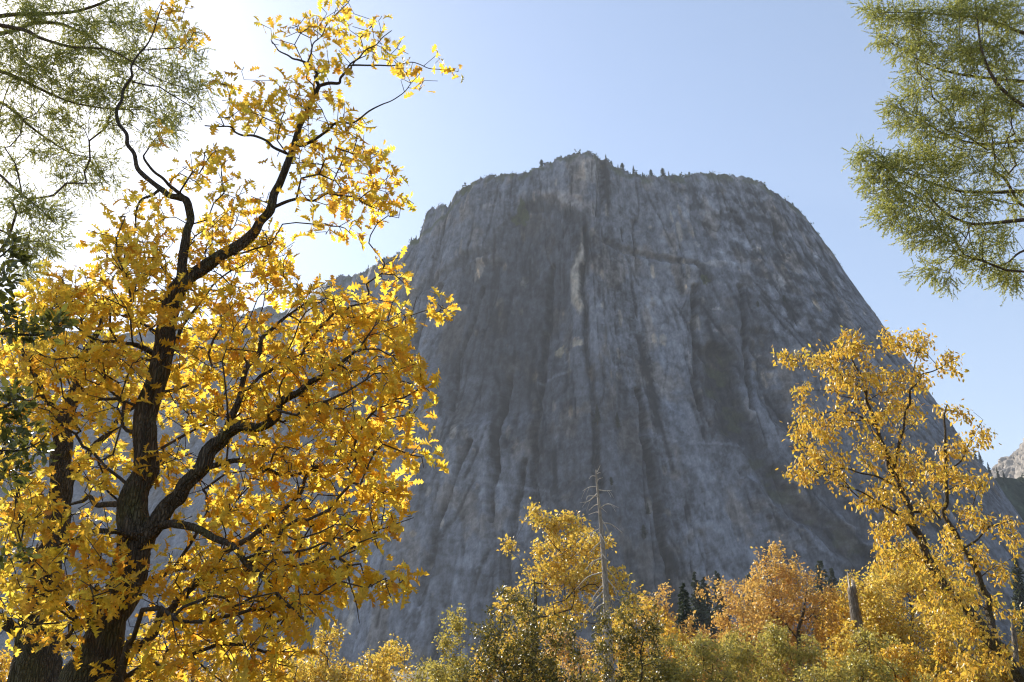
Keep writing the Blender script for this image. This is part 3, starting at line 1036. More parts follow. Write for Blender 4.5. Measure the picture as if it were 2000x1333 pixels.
def photo_tree(name, label, cat, base_px, limbs, blobs, leafmat, shapes, leaf_size, nleaf, seed, n_ind=300,
               bf=0.25, seg=0.3, tipr=0.004, droop=0.25, up=0.8, barkmat='bark', inner=0.35, leaf_spread=0.05, tipdir=0.8, limb_sides=36, wob=0.07, dens=1.0, rmul=1.0, bare=0.0, bscale=1.08):
    """limbs: list of (parent limb index or -1, [(px,py,depth,radius m)...]); the first is the trunk"""
    r = np.random.default_rng(seed)
    first = limbs[0][1][0]
    b = at(first[0], first[1], first[2])
    bx, by = (base_px if base_px else (b[0], b[1]))
    root = thing(name, label, cat, (bx, by, float(ground_h(bx, by))))
    o0 = np.array(root.location)
    sk, par, srad = [], [], []
    curves = []
    for li, (pl, pts) in enumerate(limbs):
        Pw = np.array([at(p[0], p[1], p[2]) for p in pts])
        rw = np.array([p[3] for p in pts]) * rmul
        if li == 0:
            Pw = np.concatenate([[o0 + (0, 0, -0.15)], [o0 + (Pw[0] - o0) * 0.12 + (0, 0, 0.1)], Pw])
            rw = np.concatenate([[rw[0] * 1.5], [rw[0] * 1.22], rw])
        gn, gr = [Pw[0]], [rw[0]]                       # gnarled: kinks between the given points
        for q0, q1, r0_, r1_ in zip(Pw[:-1], Pw[1:], rw[:-1], rw[1:]):
            L_ = np.linalg.norm(q1 - q0)
            gn += [(q0 + q1) / 2 + r.normal(size=3) * min(0.07 * L_, 0.9 * r0_ + 0.01), q1]
            gr += [(r0_ + r1_) / 2 * r.uniform(0.93, 1.08), r1_]
        Pw, rw = np.array(gn), np.array(gr)
        me, Q, rr = limb_mesh('trunk' if li == 0 else 'limb', Pw - o0, rw, M[barkmat], sides=limb_sides if rw[0] > 0.04 else 9, seed=seed + li, rough=0.2 if rw[0] > 0.06 else 0.1, sub=4)
        link('trunk' if li == 0 else 'limb', me, root)
        Q = Q + o0
        prev = -1
        if li > 0:
            allp = np.array(sk)
            prev = int(np.argmin(np.linalg.norm(allp - Q[0], axis=1)))
        for q_, r_ in zip(Q[::2], rr[::2]):
            sk.append(q_); par.append(prev); srad.append(r_)
            prev = len(sk) - 1
    K = len(sk)
    T = blob_targets([(*b_[:2], b_[2] * bscale, b_[3] * bscale, *b_[4:6], b_[6] * dens) for b_ in blobs], r)
    nb_ = int(bare * len(T))                             # bare twigs among the leafy ones
    if nb_:
        T = np.concatenate([T, T[r.choice(len(T), nb_)] + r.normal(size=(nb_, 3)) * 0.1])
    P, pr, tip = grow(sk, par, T, bf=bf, seg=seg, wob=wob, seed=seed)
    rad = pipe_radii(pr, tipr)
    isk = np.arange(len(P)) < K
    rad[:K] = np.maximum(np.array(srad) * 0.9, 0.004)
    cap = np.where(pr >= 0, rad[np.maximum(pr, 0)], 1)
    for i in range(K, len(P)):
        rad[i] = min(rad[i], 0.8 * rad[pr[i]] if pr[i] < K else rad[pr[i]])
    V, q = tubes(P, pr, rad, 6, sel=~isk)
    link('twigs', mesh_from('twigs', V - o0, [q], M['bark2' if barkmat == 'bark' else barkmat], True), root, kind='stuff')
    extra = np.nonzero(~isk & (rad < 0.011))[0]
    extra = extra[r.uniform(size=len(extra)) < inner]
    if nb_:
        tip = tip[:-nb_]
    nodes = np.concatenate([tip, extra])
    cnt = np.concatenate([np.full(len(tip), nleaf), np.full(len(extra), max(1, nleaf // 3))])
    cnt = np.maximum(1, cnt + r.integers(-1, 2, len(cnt)))
    pos, rot, sz = leaves_at(P, pr, nodes, cnt, leaf_size, r, droop, leaf_spread, up, tipdir)
    sel = pick_largest(pos, sz, n_ind) if n_ind else np.array([], int)
    keep = np.ones(len(pos), bool); keep[sel] = False
    if len(sel):
        leaf_objects(root, shapes, M[leafmat], pos, rot, sz, sel, [])
    if keep.any():
        link('foliage', scatter_mesh('foliage', shapes, pos[keep] - o0, rot[keep], sz[keep], M[leafmat], r), root, kind='stuff')
    return root


# ------------------------------------------------------------------ the big golden oak, left
D1 = 9.0
photo_tree('oak_tree', 'big golden black oak with forked dark trunk filling the left of the picture', 'tree', None, [
    (-1, [(160, 1340, D1, .27), (205, 1240, D1, .235), (238, 1160, D1, .215), (256, 1095, D1, .21), (262, 1040, D1, .20), (264, 960, D1, .165), (283, 850, D1, .15),
          (308, 740, D1, .135), (322, 660, D1, .125), (338, 590, D1 + .05, .12), (365, 545, D1 + .1, .115)]),
    (0, [(365, 545, D1 + .1, .10), (430, 500, D1 + .1, .078), (495, 455, D1 + .2, .07), (528, 412, D1 + .2, .062), (548, 355, D1 + .2, .055), (573, 288, D1 + .2, .047), (600, 218, D1 + .2, .04), (623, 168, D1 + .2, .034)]),
    (1, [(623, 168, D1 + .2, .03), (620, 145, D1 + .2, .024), (600, 124, D1 + .1, .019), (572, 115, D1 + .1, .015), (545, 100, D1, .011), (530, 80, D1, .008)]),
    (1, [(623, 168, D1 + .2, .03), (662, 163, D1 + .2, .024), (672, 145, D1 + .2, .02), (688, 128, D1 + .3, .017), (745, 128, D1 + .3, .012), (800, 122, D1 + .3, .009), (838, 134, D1 + .3, .007), (895, 140, D1 + .3, .005)]),
    (3, [(672, 145, D1 + .2, .015), (700, 115, D1 + .1, .012), (735, 88, D1, .009), (765, 60, D1, .006)]),
    (2, [(600, 124, D1 + .1, .013), (612, 85, D1 + .2, .011), (640, 45, D1 + .3, .009), (680, 5, D1 + .3, .007), (700, -40, D1 + .4, .005)]),
    (1, [(573, 288, D1 + .2, .028), (640, 255, D1 + .1, .02), (690, 240, D1, .015), (745, 205, D1 - .1, .011), (790, 180, D1 - .1, .007), (820, 145, D1 - .1, .004)]),
    (1, [(560, 300, D1 + .2, .025), (520, 275, D1 + .3, .02), (475, 265, D1 + .4, .017), (450, 248, D1 + .4, .013), (400, 246, D1 + .5, .01)]),
    (1, [(535, 405, D1 + .2, .028), (590, 388, D1 + .1, .02), (640, 378, D1, .016), (690, 385, D1, .011), (740, 410, D1, .007)]),
    (0, [(352, 560, D1, .085), (357, 500, D1, .062), (366, 450, D1, .056), (368, 405, D1, .055), (358, 388, D1, .052), (318, 372, D1, .043), (283, 345, D1 + .1, .036), (262, 300, D1 + .1, .03),
         (247, 262, D1 + .1, .027), (228, 215, D1 + .1, .025), (240, 178, D1 + .2, .022), (258, 150, D1 + .2, .019), (268, 110, D1 + .2, .014), (300, 62, D1 + .3, .011), (318, 5, D1 + .3, .008), (330, -50, D1 + .3, .006)]),
    (9, [(358, 385, D1, .034), (330, 362, D1 - .1, .026), (300, 335, D1 - .2, .02), (280, 305, D1 - .2, .014)]),
    (9, [(310, 372, D1, .024), (280, 388, D1 - .1, .018), (266, 415, D1 - .1, .014), (266, 450, D1 - .1, .01)]),
    (9, [(258, 160, D1 + .2, .014), (310, 170, D1 + .2, .011), (360, 200, D1 + .2, .009), (395, 235, D1 + .2, .006)]),
    (0, [(275, 1060, D1, .16), (300, 1030, D1 - .1, .12), (350, 970, D1 - .2, .1), (395, 915, D1 - .3, .09), (432, 860, D1 - .3, .082), (450, 842, D1 - .3, .075), (500, 836, D1 - .4, .056), (538, 818, D1 - .4, .05), (547, 788, D1 - .4, .047),
          (582, 768, D1 - .5, .038), (630, 735, D1 - .5, .028), (690, 690, D1 - .6, .018), (730, 640, D1 - .6, .01)]),
    (13, [(440, 850, D1 - .3, .055), (466, 785, D1 - .2, .043), (484, 715, D1 - .1, .035), (512, 660, D1, .028), (555, 622, D1, .02), (600, 590, D1, .012)]),
    (13, [(300, 1030, D1 - .1, .06), (350, 1025, D1 - .4, .05), (420, 1052, D1 - .6, .042), (480, 1100, D1 - .8, .034), (545, 1165, D1 - 1.0, .024), (600, 1215, D1 - 1.1, .012)]),
    (0, [(262, 1045, D1 - .15, .05), (235, 1040, D1 - .35, .034), (180, 1038, D1 - .6, .028), (120, 1060, D1 - .8, .018), (60, 1110, D1 - 1, .01)]),
    (0, [(300, 690, D1, .04), (250, 672, D1 - .2, .026), (200, 668, D1 - .4, .019), (150, 640, D1 - .5, .012), (120, 610, D1 - .6, .007)]),
    (0, [(330, 700, D1 + .05, .035), (355, 640, D1 + .2, .025), (400, 580, D1 + .4, .018), (450, 530, D1 + .6, .012), (500, 500, D1 + .7, .007)]),
    (0, [(262, 1000, D1, .05), (215, 985, D1 + .3, .04), (175, 970, D1 + .6, .03), (140, 985, D1 + .9, .018)]),
    (0, [(240, 1170, D1, .05), (300, 1130, D1 + .4, .035), (380, 1110, D1 + .8, .025), (480, 1060, D1 + 1.2, .016), (570, 1020, D1 + 1.5, .009)]),
    (13, [(400, 915, D1 - .3, .04), (470, 900, D1 - .1, .03), (560, 930, D1 + .1, .022), (650, 920, D1 + .2, .014), (740, 880, D1 + .3, .008)]),
    (15, [(470, 1095, D1 - .8, .018), (560, 1080, D1 - .9, .014), (640, 1060, D1 - .9, .011), (680, 1110, D1 - .9, .009), (690, 1160, D1 - .9, .007), (702, 1218, D1 - .9, .004)]),
    ], [
    # top right limb
    (560, 70, 75, 50, D1 + .1, .5, 12), (640, 40, 85, 65, D1 + .3, .5, 23), (660, 115, 60, 40, D1 + .2, .4, 14), (750, 95, 50, 40, D1 + .2, .4, 14), (595, 165, 60, 40, D1 + .1, .4, 11),
    (745, 55, 25, 25, D1, .3, 3), (800, 155, 32, 28, D1 - .1, .2, 7), (890, 140, 16, 7, D1 + .3, .1, 2), (858, 118, 14, 16, D1 + .3, .1, 2),
    (490, 215, 75, 50, D1 + .3, .5, 23), (560, 215, 55, 45, D1 + .2, .4, 16), (640, 220, 60, 50, D1 + .1, .4, 18), (690, 255, 45, 25, D1, .4, 8), (500, 150, 45, 25, D1 + .3, .4, 4), (440, 180, 30, 30, D1 + .4, .3, 4),
    (590, 300, 65, 45, D1 + .2, .5, 23), (680, 310, 70, 45, D1 + .1, .5, 26), (740, 340, 40, 40, D1, .4, 12), (640, 365, 80, 40, D1, .5, 23), (710, 400, 65, 40, D1, .4, 18), (760, 420, 25, 28, D1, .2, 5),
    (790, 395, 14, 22, D1, .1, 2), (610, 440, 50, 22, D1, .3, 7), (700, 450, 40, 18, D1, .3, 5),
    # upper left twigs
    (350, 30, 50, 40, D1 + .3, .4, 7), (370, 80, 35, 35, D1 + .3, .4, 7), (410, 165, 22, 22, D1 + .3, .3, 4), (310, 275, 30, 25, D1 - .1, .3, 4), (400, 340, 60, 45, D1, .5, 18), (455, 395, 60, 45, D1 + .1, .5, 22),
    (430, 300, 40, 25, D1 + .1, .4, 7), (250, 400, 45, 35, D1 - .1, .4, 8), (310, 420, 40, 35, D1, .4, 10), (290, 25, 40, 30, D1 + .3, .3, 3),
    # main body
    (500, 490, 70, 50, D1 + .4, .8, 46), (420, 470, 60, 50, D1 + .4, .8, 40), (280, 500, 90, 50, D1, .9, 62), (220, 480, 40, 30, D1, .5, 16), (180, 580, 110, 55, D1 - .1, 1.1, 84), (320, 600, 90, 60, D1, 1.1, 60), (90, 590, 50, 35, D1 - .2, .7, 22),
    (440, 590, 80, 55, D1 + .6, 1.0, 56), (540, 540, 50, 50, D1 + .6, .7, 30),
    (80, 690, 100, 55, D1 - .2, 1.2, 60), (200, 700, 110, 60, D1, 1.2, 74), (400, 700, 110, 70, D1 + .5, 1.2, 74), (540, 680, 90, 70, D1 + .2, 1.1, 62), (660, 610, 95, 65, D1, .9, 80), (740, 640, 55, 60, D1 - .3, .6, 36), (770, 530, 32, 28, D1 - .2, .3, 12),
    (800, 615, 18, 22, D1 - .3, .2, 5), (862, 603, 18, 12, D1 - .3, .1, 8), (835, 612, 10, 8, D1 - .3, .1, 2), (650, 715, 100, 55, D1 - .4, .9, 66), (780, 720, 55, 45, D1 - .5, .6, 30), (830, 752, 20, 16, D1 - .5, .2, 6),
    (60, 800, 80, 50, D1, 1.2, 32), (180, 800, 90, 50, D1 + .2, 1.2, 44), (390, 800, 90, 60, D1 + .5, 1.2, 54), (520, 780, 90, 60, D1 + .1, 1.1, 54), (640, 810, 90, 55, D1 - .3, .9, 56), (720, 860, 80, 45, D1 - .3, .7, 46), (800, 810, 28, 16, D1 - .5, .2, 8), (810, 890, 28, 22, D1 - .3, .3, 8), (760, 780, 40, 25, D1 - .5, .3, 10),
    (330, 900, 70, 60, D1 + .6, 1.1, 36), (500, 900, 90, 55, D1 + .1, 1.1, 54), (630, 920, 100, 55, D1 - .1, 1.0, 62), (740, 960, 60, 45, D1 - .2, .7, 34), (40, 930, 60, 55, D1, 1.0, 26), (195, 930, 50, 50, D1 + .3, 1.0, 22),
    (430, 1000, 90, 50, D1 + .2, 1.1, 46), (560, 1010, 100, 50, D1, 1.0, 56), (690, 1030, 80, 40, D1 - .3, .8, 42), (60, 1020, 70, 40, D1 - .3, 1.0, 30), (180, 1080, 80, 45, D1 - .6, .9, 42),
    (400, 1100, 100, 50, D1 - .2, 1.2, 52), (540, 1100, 100, 45, D1 - .4, 1.0, 52), (640, 1120, 60, 40, D1 - .6, .7, 26), (745, 1135, 50, 25, D1 - .8, .3, 20), (60, 1120, 80, 50, D1 - .6, 1.0, 38), (200, 1150, 90, 45, D1 - .8, .8, 40),
    (420, 1180, 110, 50, D1 - .4, 1.2, 56), (560, 1190, 80, 45, D1 - .7, .9, 42), (350, 1240, 100, 50, D1 - .2, 1.2, 44), (500, 1260, 90, 45, D1 - .5, 1.0, 38), (120, 1220, 100, 50, D1 + .2, 1.2, 36), (300, 1310, 120, 45, D1, 1.3, 36), (480, 1320, 100, 35, D1, 1.1, 26),
    ], 'gold', OAK, 0.145, 3, 101, rmul=0.8, inner=0.08, leaf_spread=0.045, tipr=0.004, dens=1.0, bare=0.4)

# second trunk behind it
D2 = 11.0
photo_tree('oak_tree', 'golden oak with a straight dark trunk near the left edge behind the big oak', 'tree', None, [
    (-1, [(70, 1340, D2, .30), (75, 1260, D2, .26), (88, 1160, D2, .20), (105, 1060, D2, .16), (116, 980, D2, .14), (118, 900, D2, .13), (122, 840, D2, .12), (150, 760, D2 + .1, .08), (165, 690, D2 + .2, .05), (200, 620, D2 + .3, .03)]),
    (0, [(125, 950, D2, .07), (150, 915, D2, .06), (185, 870, D2 + .2, .045), (235, 815, D2 + .4, .03), (290, 770, D2 + .6, .018)]),
    (0, [(122, 840, D2, .07), (100, 790, D2 - .1, .05), (70, 730, D2 - .2, .035), (40, 680, D2 - .3, .02)]),
    (0, [(75, 1260, D2, .10), (30, 1230, D2, .08), (-30, 1195, D2, .06), (-120, 1130, D2, .03)]),
    ], [(60, 640, 90, 50, D2, 1.0, 46), (180, 620, 90, 50, D2 + .3, 1.0, 44), (60, 740, 80, 55, D2, 1.0, 40), (190, 740, 90, 60, D2 + .3, 1.0, 44), (290, 760, 70, 60, D2 + .6, .8, 26), (30, 850, 60, 50, D2, 1, 22),
        (20, 1000, 70, 60, D2, 1.0, 28), (190, 880, 50, 40, D2 + .3, .7, 16), (-60, 1080, 80, 70, D2, 1, 22), (-120, 800, 110, 110, D2, 1.2, 40), (30, 1180, 80, 50, D2, 1.0, 24), (170, 1020, 40, 40, D2, .6, 10)],
    'gold', OAK, 0.145, 3, 131, rmul=0.9, inner=0.10, leaf_spread=0.05, tipr=0.004, dens=1.0, bare=0.4)

# ------------------------------------------------------------------ the tall oak, right
D3 = 22.0
photo_tree('oak_tree', 'tall leaning oak with yellow drooping leaves in front of the cliff at right', 'tree', None, [
    (-1, [(1998, 1340, D3, .25), (1965, 1290, D3, .24), (1940, 1255, D3, .23), (1900, 1205, D3, .21), (1855, 1160, D3, .19), (1825, 1115, D3, .17), (1800, 1055, D3, .145), (1775, 990, D3, .125), (1752, 935, D3, .11),
          (1735, 890, D3, .10), (1718, 855, D3, .085), (1705, 810, D3, .06), (1692, 760, D3, .045), (1670, 715, D3, .03), (1655, 680, D3, .015)]),
    (0, [(1938, 1262, D3 + .3, .16), (1936, 1215, D3 + .6, .14), (1930, 1170, D3 + .7, .125), (1908, 1115, D3 + .8, .11), (1880, 1072, D3 + .8, .1), (1858, 1030, D3 + .8, .09), (1849, 980, D3 + .8, .08), (1848, 910, D3 + .8, .06), (1846, 840, D3 + .8, .045), (1850, 790, D3 + .8, .025)]),
    (0, [(1745, 915, D3, .07), (1758, 860, D3 - .3, .06), (1768, 805, D3 - .4, .05), (1778, 762, D3 - .5, .04), (1800, 732, D3 - .6, .03), (1838, 718, D3 - .7, .018), (1870, 700, D3 - .7, .01)]),
    (0, [(1718, 850, D3, .06), (1698, 825, D3 + .2, .045), (1665, 806, D3 + .4, .035), (1620, 805, D3 + .5, .022), (1575, 815, D3 + .6, .012)]),
    (0, [(1760, 955, D3, .05), (1710, 930, D3 - .4, .035), (1650, 915, D3 - .6, .025), (1590, 935, D3 - .8, .012)]),
    (1, [(1880, 1072, D3 + .8, .05), (1930, 1030, D3 + .8, .035), (1965, 1020, D3 + .8, .02)]),
    (1, [(1848, 940, D3 + .8, .04), (1878, 900, D3 + .7, .03), (1900, 850, D3 + .6, .018), (1920, 820, D3 + .6, .01)]),
    (0, [(1800, 1050, D3, .05), (1745, 1000, D3 - .5, .04), (1690, 965, D3 - .8, .028), (1640, 950, D3 - 1, .015)]),
    (0, [(1780, 1000, D3, .05), (1815, 990, D3 + .1, .04), (1838, 1015, D3 + .3, .03)]),
    ], [
    (1535, 700, 35, 22, D3, .6, 16), (1600, 700, 50, 35, D3, .9, 36), (1660, 680, 50, 35, D3, .9, 40), (1655, 650, 14, 14, D3, .3, 4), (1740, 665, 30, 28, D3 - .4, .7, 22), (1790, 672, 50, 32, D3 - .5, .8, 36), (1850, 708, 26, 24, D3 - .6, .5, 16), (1870, 725, 12, 10, D3 - .6, .2, 4),
    (1650, 740, 60, 40, D3, 1.0, 44), (1720, 740, 60, 40, D3 - .2, 1.0, 40), (1785, 740, 45, 35, D3 - .4, .8, 26), (1570, 760, 28, 24, D3 + .3, .5, 12), (1580, 815, 50, 40, D3 + .4, .8, 34), (1560, 855, 25, 25, D3 + .3, .5, 12), (1680, 810, 70, 40, D3, 1, 44), (1760, 810, 55, 45, D3 - .2, .9, 36),
    (1620, 840, 30, 25, D3 + .4, .5, 14), (1600, 900, 50, 40, D3 - .6, .8, 34), (1570, 925, 35, 20, D3 - .7, .5, 16), (1640, 905, 28, 28, D3 - .5, .6, 14), (1640, 935, 40, 20, D3 - .6, .6, 14), (1700, 880, 50, 40, D3 - .2, .8, 28), (1770, 890, 50, 45, D3, .9, 28), (1770, 925, 55, 40, D3, 1, 30), (1820, 920, 35, 30, D3 + .4, .6, 16),
    (1855, 800, 30, 18, D3 + .8, .4, 14), (1885, 812, 12, 16, D3 + .7, .2, 6), (1912, 850, 26, 24, D3 + .6, .4, 16), (1880, 875, 24, 22, D3 + .7, .4, 14), (1850, 880, 25, 25, D3 + .8, .4, 12), (1860, 930, 40, 30, D3 + .8, .7, 24), (1910, 945, 35, 22, D3 + .8, .5, 18), (1690, 980, 25, 18, D3 - .8, .4, 12), (1730, 960, 50, 32, D3 - .5, .8, 26),
    (1760, 1010, 45, 35, D3 - .3, .8, 26), (1730, 1040, 35, 28, D3 - .4, .7, 18), (1810, 985, 40, 35, D3, .8, 20), (1890, 1000, 30, 25, D3 + .8, .5, 12), (1850, 1050, 40, 35, D3 + .6, .7, 20), (1770, 1080, 55, 40, D3 - .2, .9, 32), (1720, 1090, 30, 30, D3, .7, 14), (1830, 1110, 45, 40, D3 + .5, .8, 22),
    (1920, 1020, 30, 20, D3 + .8, .4, 12), (1970, 1030, 30, 25, D3 + .8, .4, 14), (1985, 1070, 18, 25, D3 + .8, .4, 8), (1900, 1080, 45, 35, D3 + .8, .7, 24), (1950, 1110, 30, 35, D3 + .8, .6, 14), (1880, 1150, 50, 35, D3 + .8, .8, 22), (1820, 1180, 50, 35, D3, .8, 18), (1930, 1180, 40, 40, D3 + .9, .7, 16), (1870, 1220, 50, 35, D3 + .3, .8, 16), (1985, 1200, 25, 20, D3 + .9, .4, 8),
    (1868, 1168, 45, 34, D3 - .9, .5, 22), (1915, 1228, 42, 34, D3 - .9, .5, 22), (1955, 1285, 40, 34, D3 - .9, .5, 18), (1830, 1130, 40, 30, D3 - .8, .5, 16), (1890, 1290, 45, 32, D3 - .9, .5, 16),
    ], 'amber', LEAFR, 0.118, 13, 151, rmul=0.66, inner=0.10, bare=0.2, bscale=0.84, dens=0.85, droop=0.9, up=0.2, tipdir=0.3, leaf_spread=0.085, tipr=0.005, seg=0.5, limb_sides=12)

# ------------------------------------------------------------------ live oak reaching in at the left edge
D4 = 5.2
photo_tree('live_oak', 'dark green live oak sprays reaching in at the left edge', 'tree', (-4.6, 5.0), [
    (-1, [(-900, 1250, D4 - .3, .14), (-820, 1000, D4 - .2, .12), (-760, 760, D4, .10), (-700, 560, D4, .08)]),
    (0, [(-760, 760, D4, .05), (-560, 680, D4, .04), (-360, 660, D4, .03), (-180, 670, D4, .02), (-60, 665, D4, .012), (60, 655, D4, .007), (118, 636, D4, .004)]),
    (1, [(-360, 660, D4, .025), (-220, 580, D4, .018), (-100, 540, D4, .012), (-20, 515, D4, .008), (25, 480, D4, .005)]),
    (0, [(-800, 930, D4 - .2, .05), (-520, 900, D4, .035), (-300, 850, D4, .025), (-120, 830, D4, .014), (0, 800, D4, .008), (50, 780, D4, .005)]),
    (3, [(-300, 850, D4, .02), (-160, 900, D4, .013), (-50, 895, D4, .009), (40, 880, D4, .006), (90, 850, D4, .004)]),
    ], [(20, 490, 26, 22, D4, .2, 13), (5, 545, 28, 26, D4, .2, 12), (10, 620, 30, 28, D4, .2, 12), (60, 645, 55, 14, D4, .2, 16), (110, 632, 22, 9, D4, .1, 8), (-60, 560, 60, 80, D4, .3, 20), (-150, 650, 90, 80, D4, .4, 24), (20, 785, 42, 24, D4, .2, 14), (-50, 830, 60, 60, D4, .3, 20), (30, 830, 40, 20, D4, .2, 8),
        (40, 880, 45, 26, D4, .2, 14), (10, 930, 30, 20, D4, .2, 7), (20, 1070, 30, 22, D4 + .3, .2, 5), (-250, 850, 120, 90, D4, .5, 24), (-450, 700, 160, 140, D4, .8, 40), (-700, 500, 200, 150, D4, 1, 50)],
    'everg', WIDE, 0.062, 6, 171, inner=0.5, droop=0.0, up=0.7, tipdir=1.0, leaf_spread=0.02, tipr=0.0016, seg=0.12)


# ------------------------------------------------------------------ firs reaching in from both sides
def fir_tree(name, label, base, height, limbs, blobs, seed, size=0.2, per=5, trunk_r=0.3, mat='fir'):
    r = np.random.default_rng(seed)
    bx, by = base
    root = thing(name, label, 'tree', (bx, by, float(ground_h(bx, by))))
    o0 = np.array(root.location)
    zs = np.linspace(-0.2, height, 14)
    Pt = np.stack([0.12 * np.sin(zs * 0.35 + seed), 0.1 * np.cos(zs * 0.3), zs], -1)
    me, Q, rr = limb_mesh('trunk', Pt, np.interp(zs, [0, height], [trunk_r, 0.02]), M['firbark'], 18, 0.08, seed)
    link('trunk', me, root)
    Q = Q + o0
    sk = []; par = []; srad = []
    for i, (q_, r_) in enumerate(zip(Q, rr)):
        sk.append(q_); par.append(i - 1); srad.append(r_)
    nT = len(sk)
    for li, (pl, pts) in enumerate(limbs):
        Pw = np.array([at(p[0], p[1], p[2]) for p in pts]); rw = np.array([p[3] for p in pts])
        if pl < 0:
            j = int(np.argmin(np.abs(Q[:, 2] - (Pw[0][2] + 0.4))))
            Pw = np.concatenate([[Q[j]], Pw]); rw = np.concatenate([[rw[0] * 1.3], rw])
        me, q2, r2 = limb_mesh('limb', Pw - o0, rw, M['firbark'], 9, 0.05, seed + li + 1)
        link('limb', me, root)
        q2 = q2 + o0
        prev = int(np.argmin(np.linalg.norm(np.array(sk) - q2[0], axis=1)))
        for q_, r_ in zip(q2[::2], r2[::2]):
            sk.append(q_); par.append(prev); srad.append(r_); prev = len(sk) - 1
    K = len(sk)
    T = blob_targets(blobs, r)
    # the rest of the crown, outside the picture: boughs all round the trunk
    zt = r.uniform(0.25, 0.98, 420) * height
    an = r.uniform(0, 2 * np.pi, 420)
    rd = (0.25 + 0.75 * r.uniform(size=420)) * 0.24 * (height - zt + 1.0)
    Tx = o0 + np.stack([rd * np.cos(an), rd * np.sin(an), zt - 0.15 * rd], -1)
    px, py = project(Tx)
    Tx = Tx[(px < -70) | (px > W0 + 70) | (py < -70)]
    T = np.concatenate([T, Tx])
    P, pr, tip = grow(sk, par, T, bf=0.35, seg=0.28, wob=0.07, seed=seed)
    rad = pipe_radii(pr, 0.0028)
    rad[:K] = np.maximum(np.array(srad) * 0.9, 0.004)
    for i in range(K, len(P)):
        rad[i] = min(rad[i], 0.8 * rad[pr[i]] if pr[i] < K else rad[pr[i]])
    isk = np.arange(len(P)) < K
    V, q = tubes(P, pr, rad, 5, sel=~isk)
    link('twigs', mesh_from('twigs', V - o0, [q], M['firbark'], True), root, kind='stuff')
    ex = np.nonzero(~isk & (rad < 0.008))[0]
    ex = ex[r.uniform(size=len(ex)) < 0.6]
    nodes = np.concatenate([tip, ex])
    cnt = np.concatenate([np.full(len(tip), per), np.full(len(ex), max(1, per // 2))])
    pos, rot, sz = leaves_at(P, pr, nodes, cnt, size, r, 0.35, 0.06, 0.8, 0.9)
    link('foliage', scatter_mesh('foliage', SPRIG, pos - o0, rot, sz, M[mat], r), root, kind='stuff')
    return root


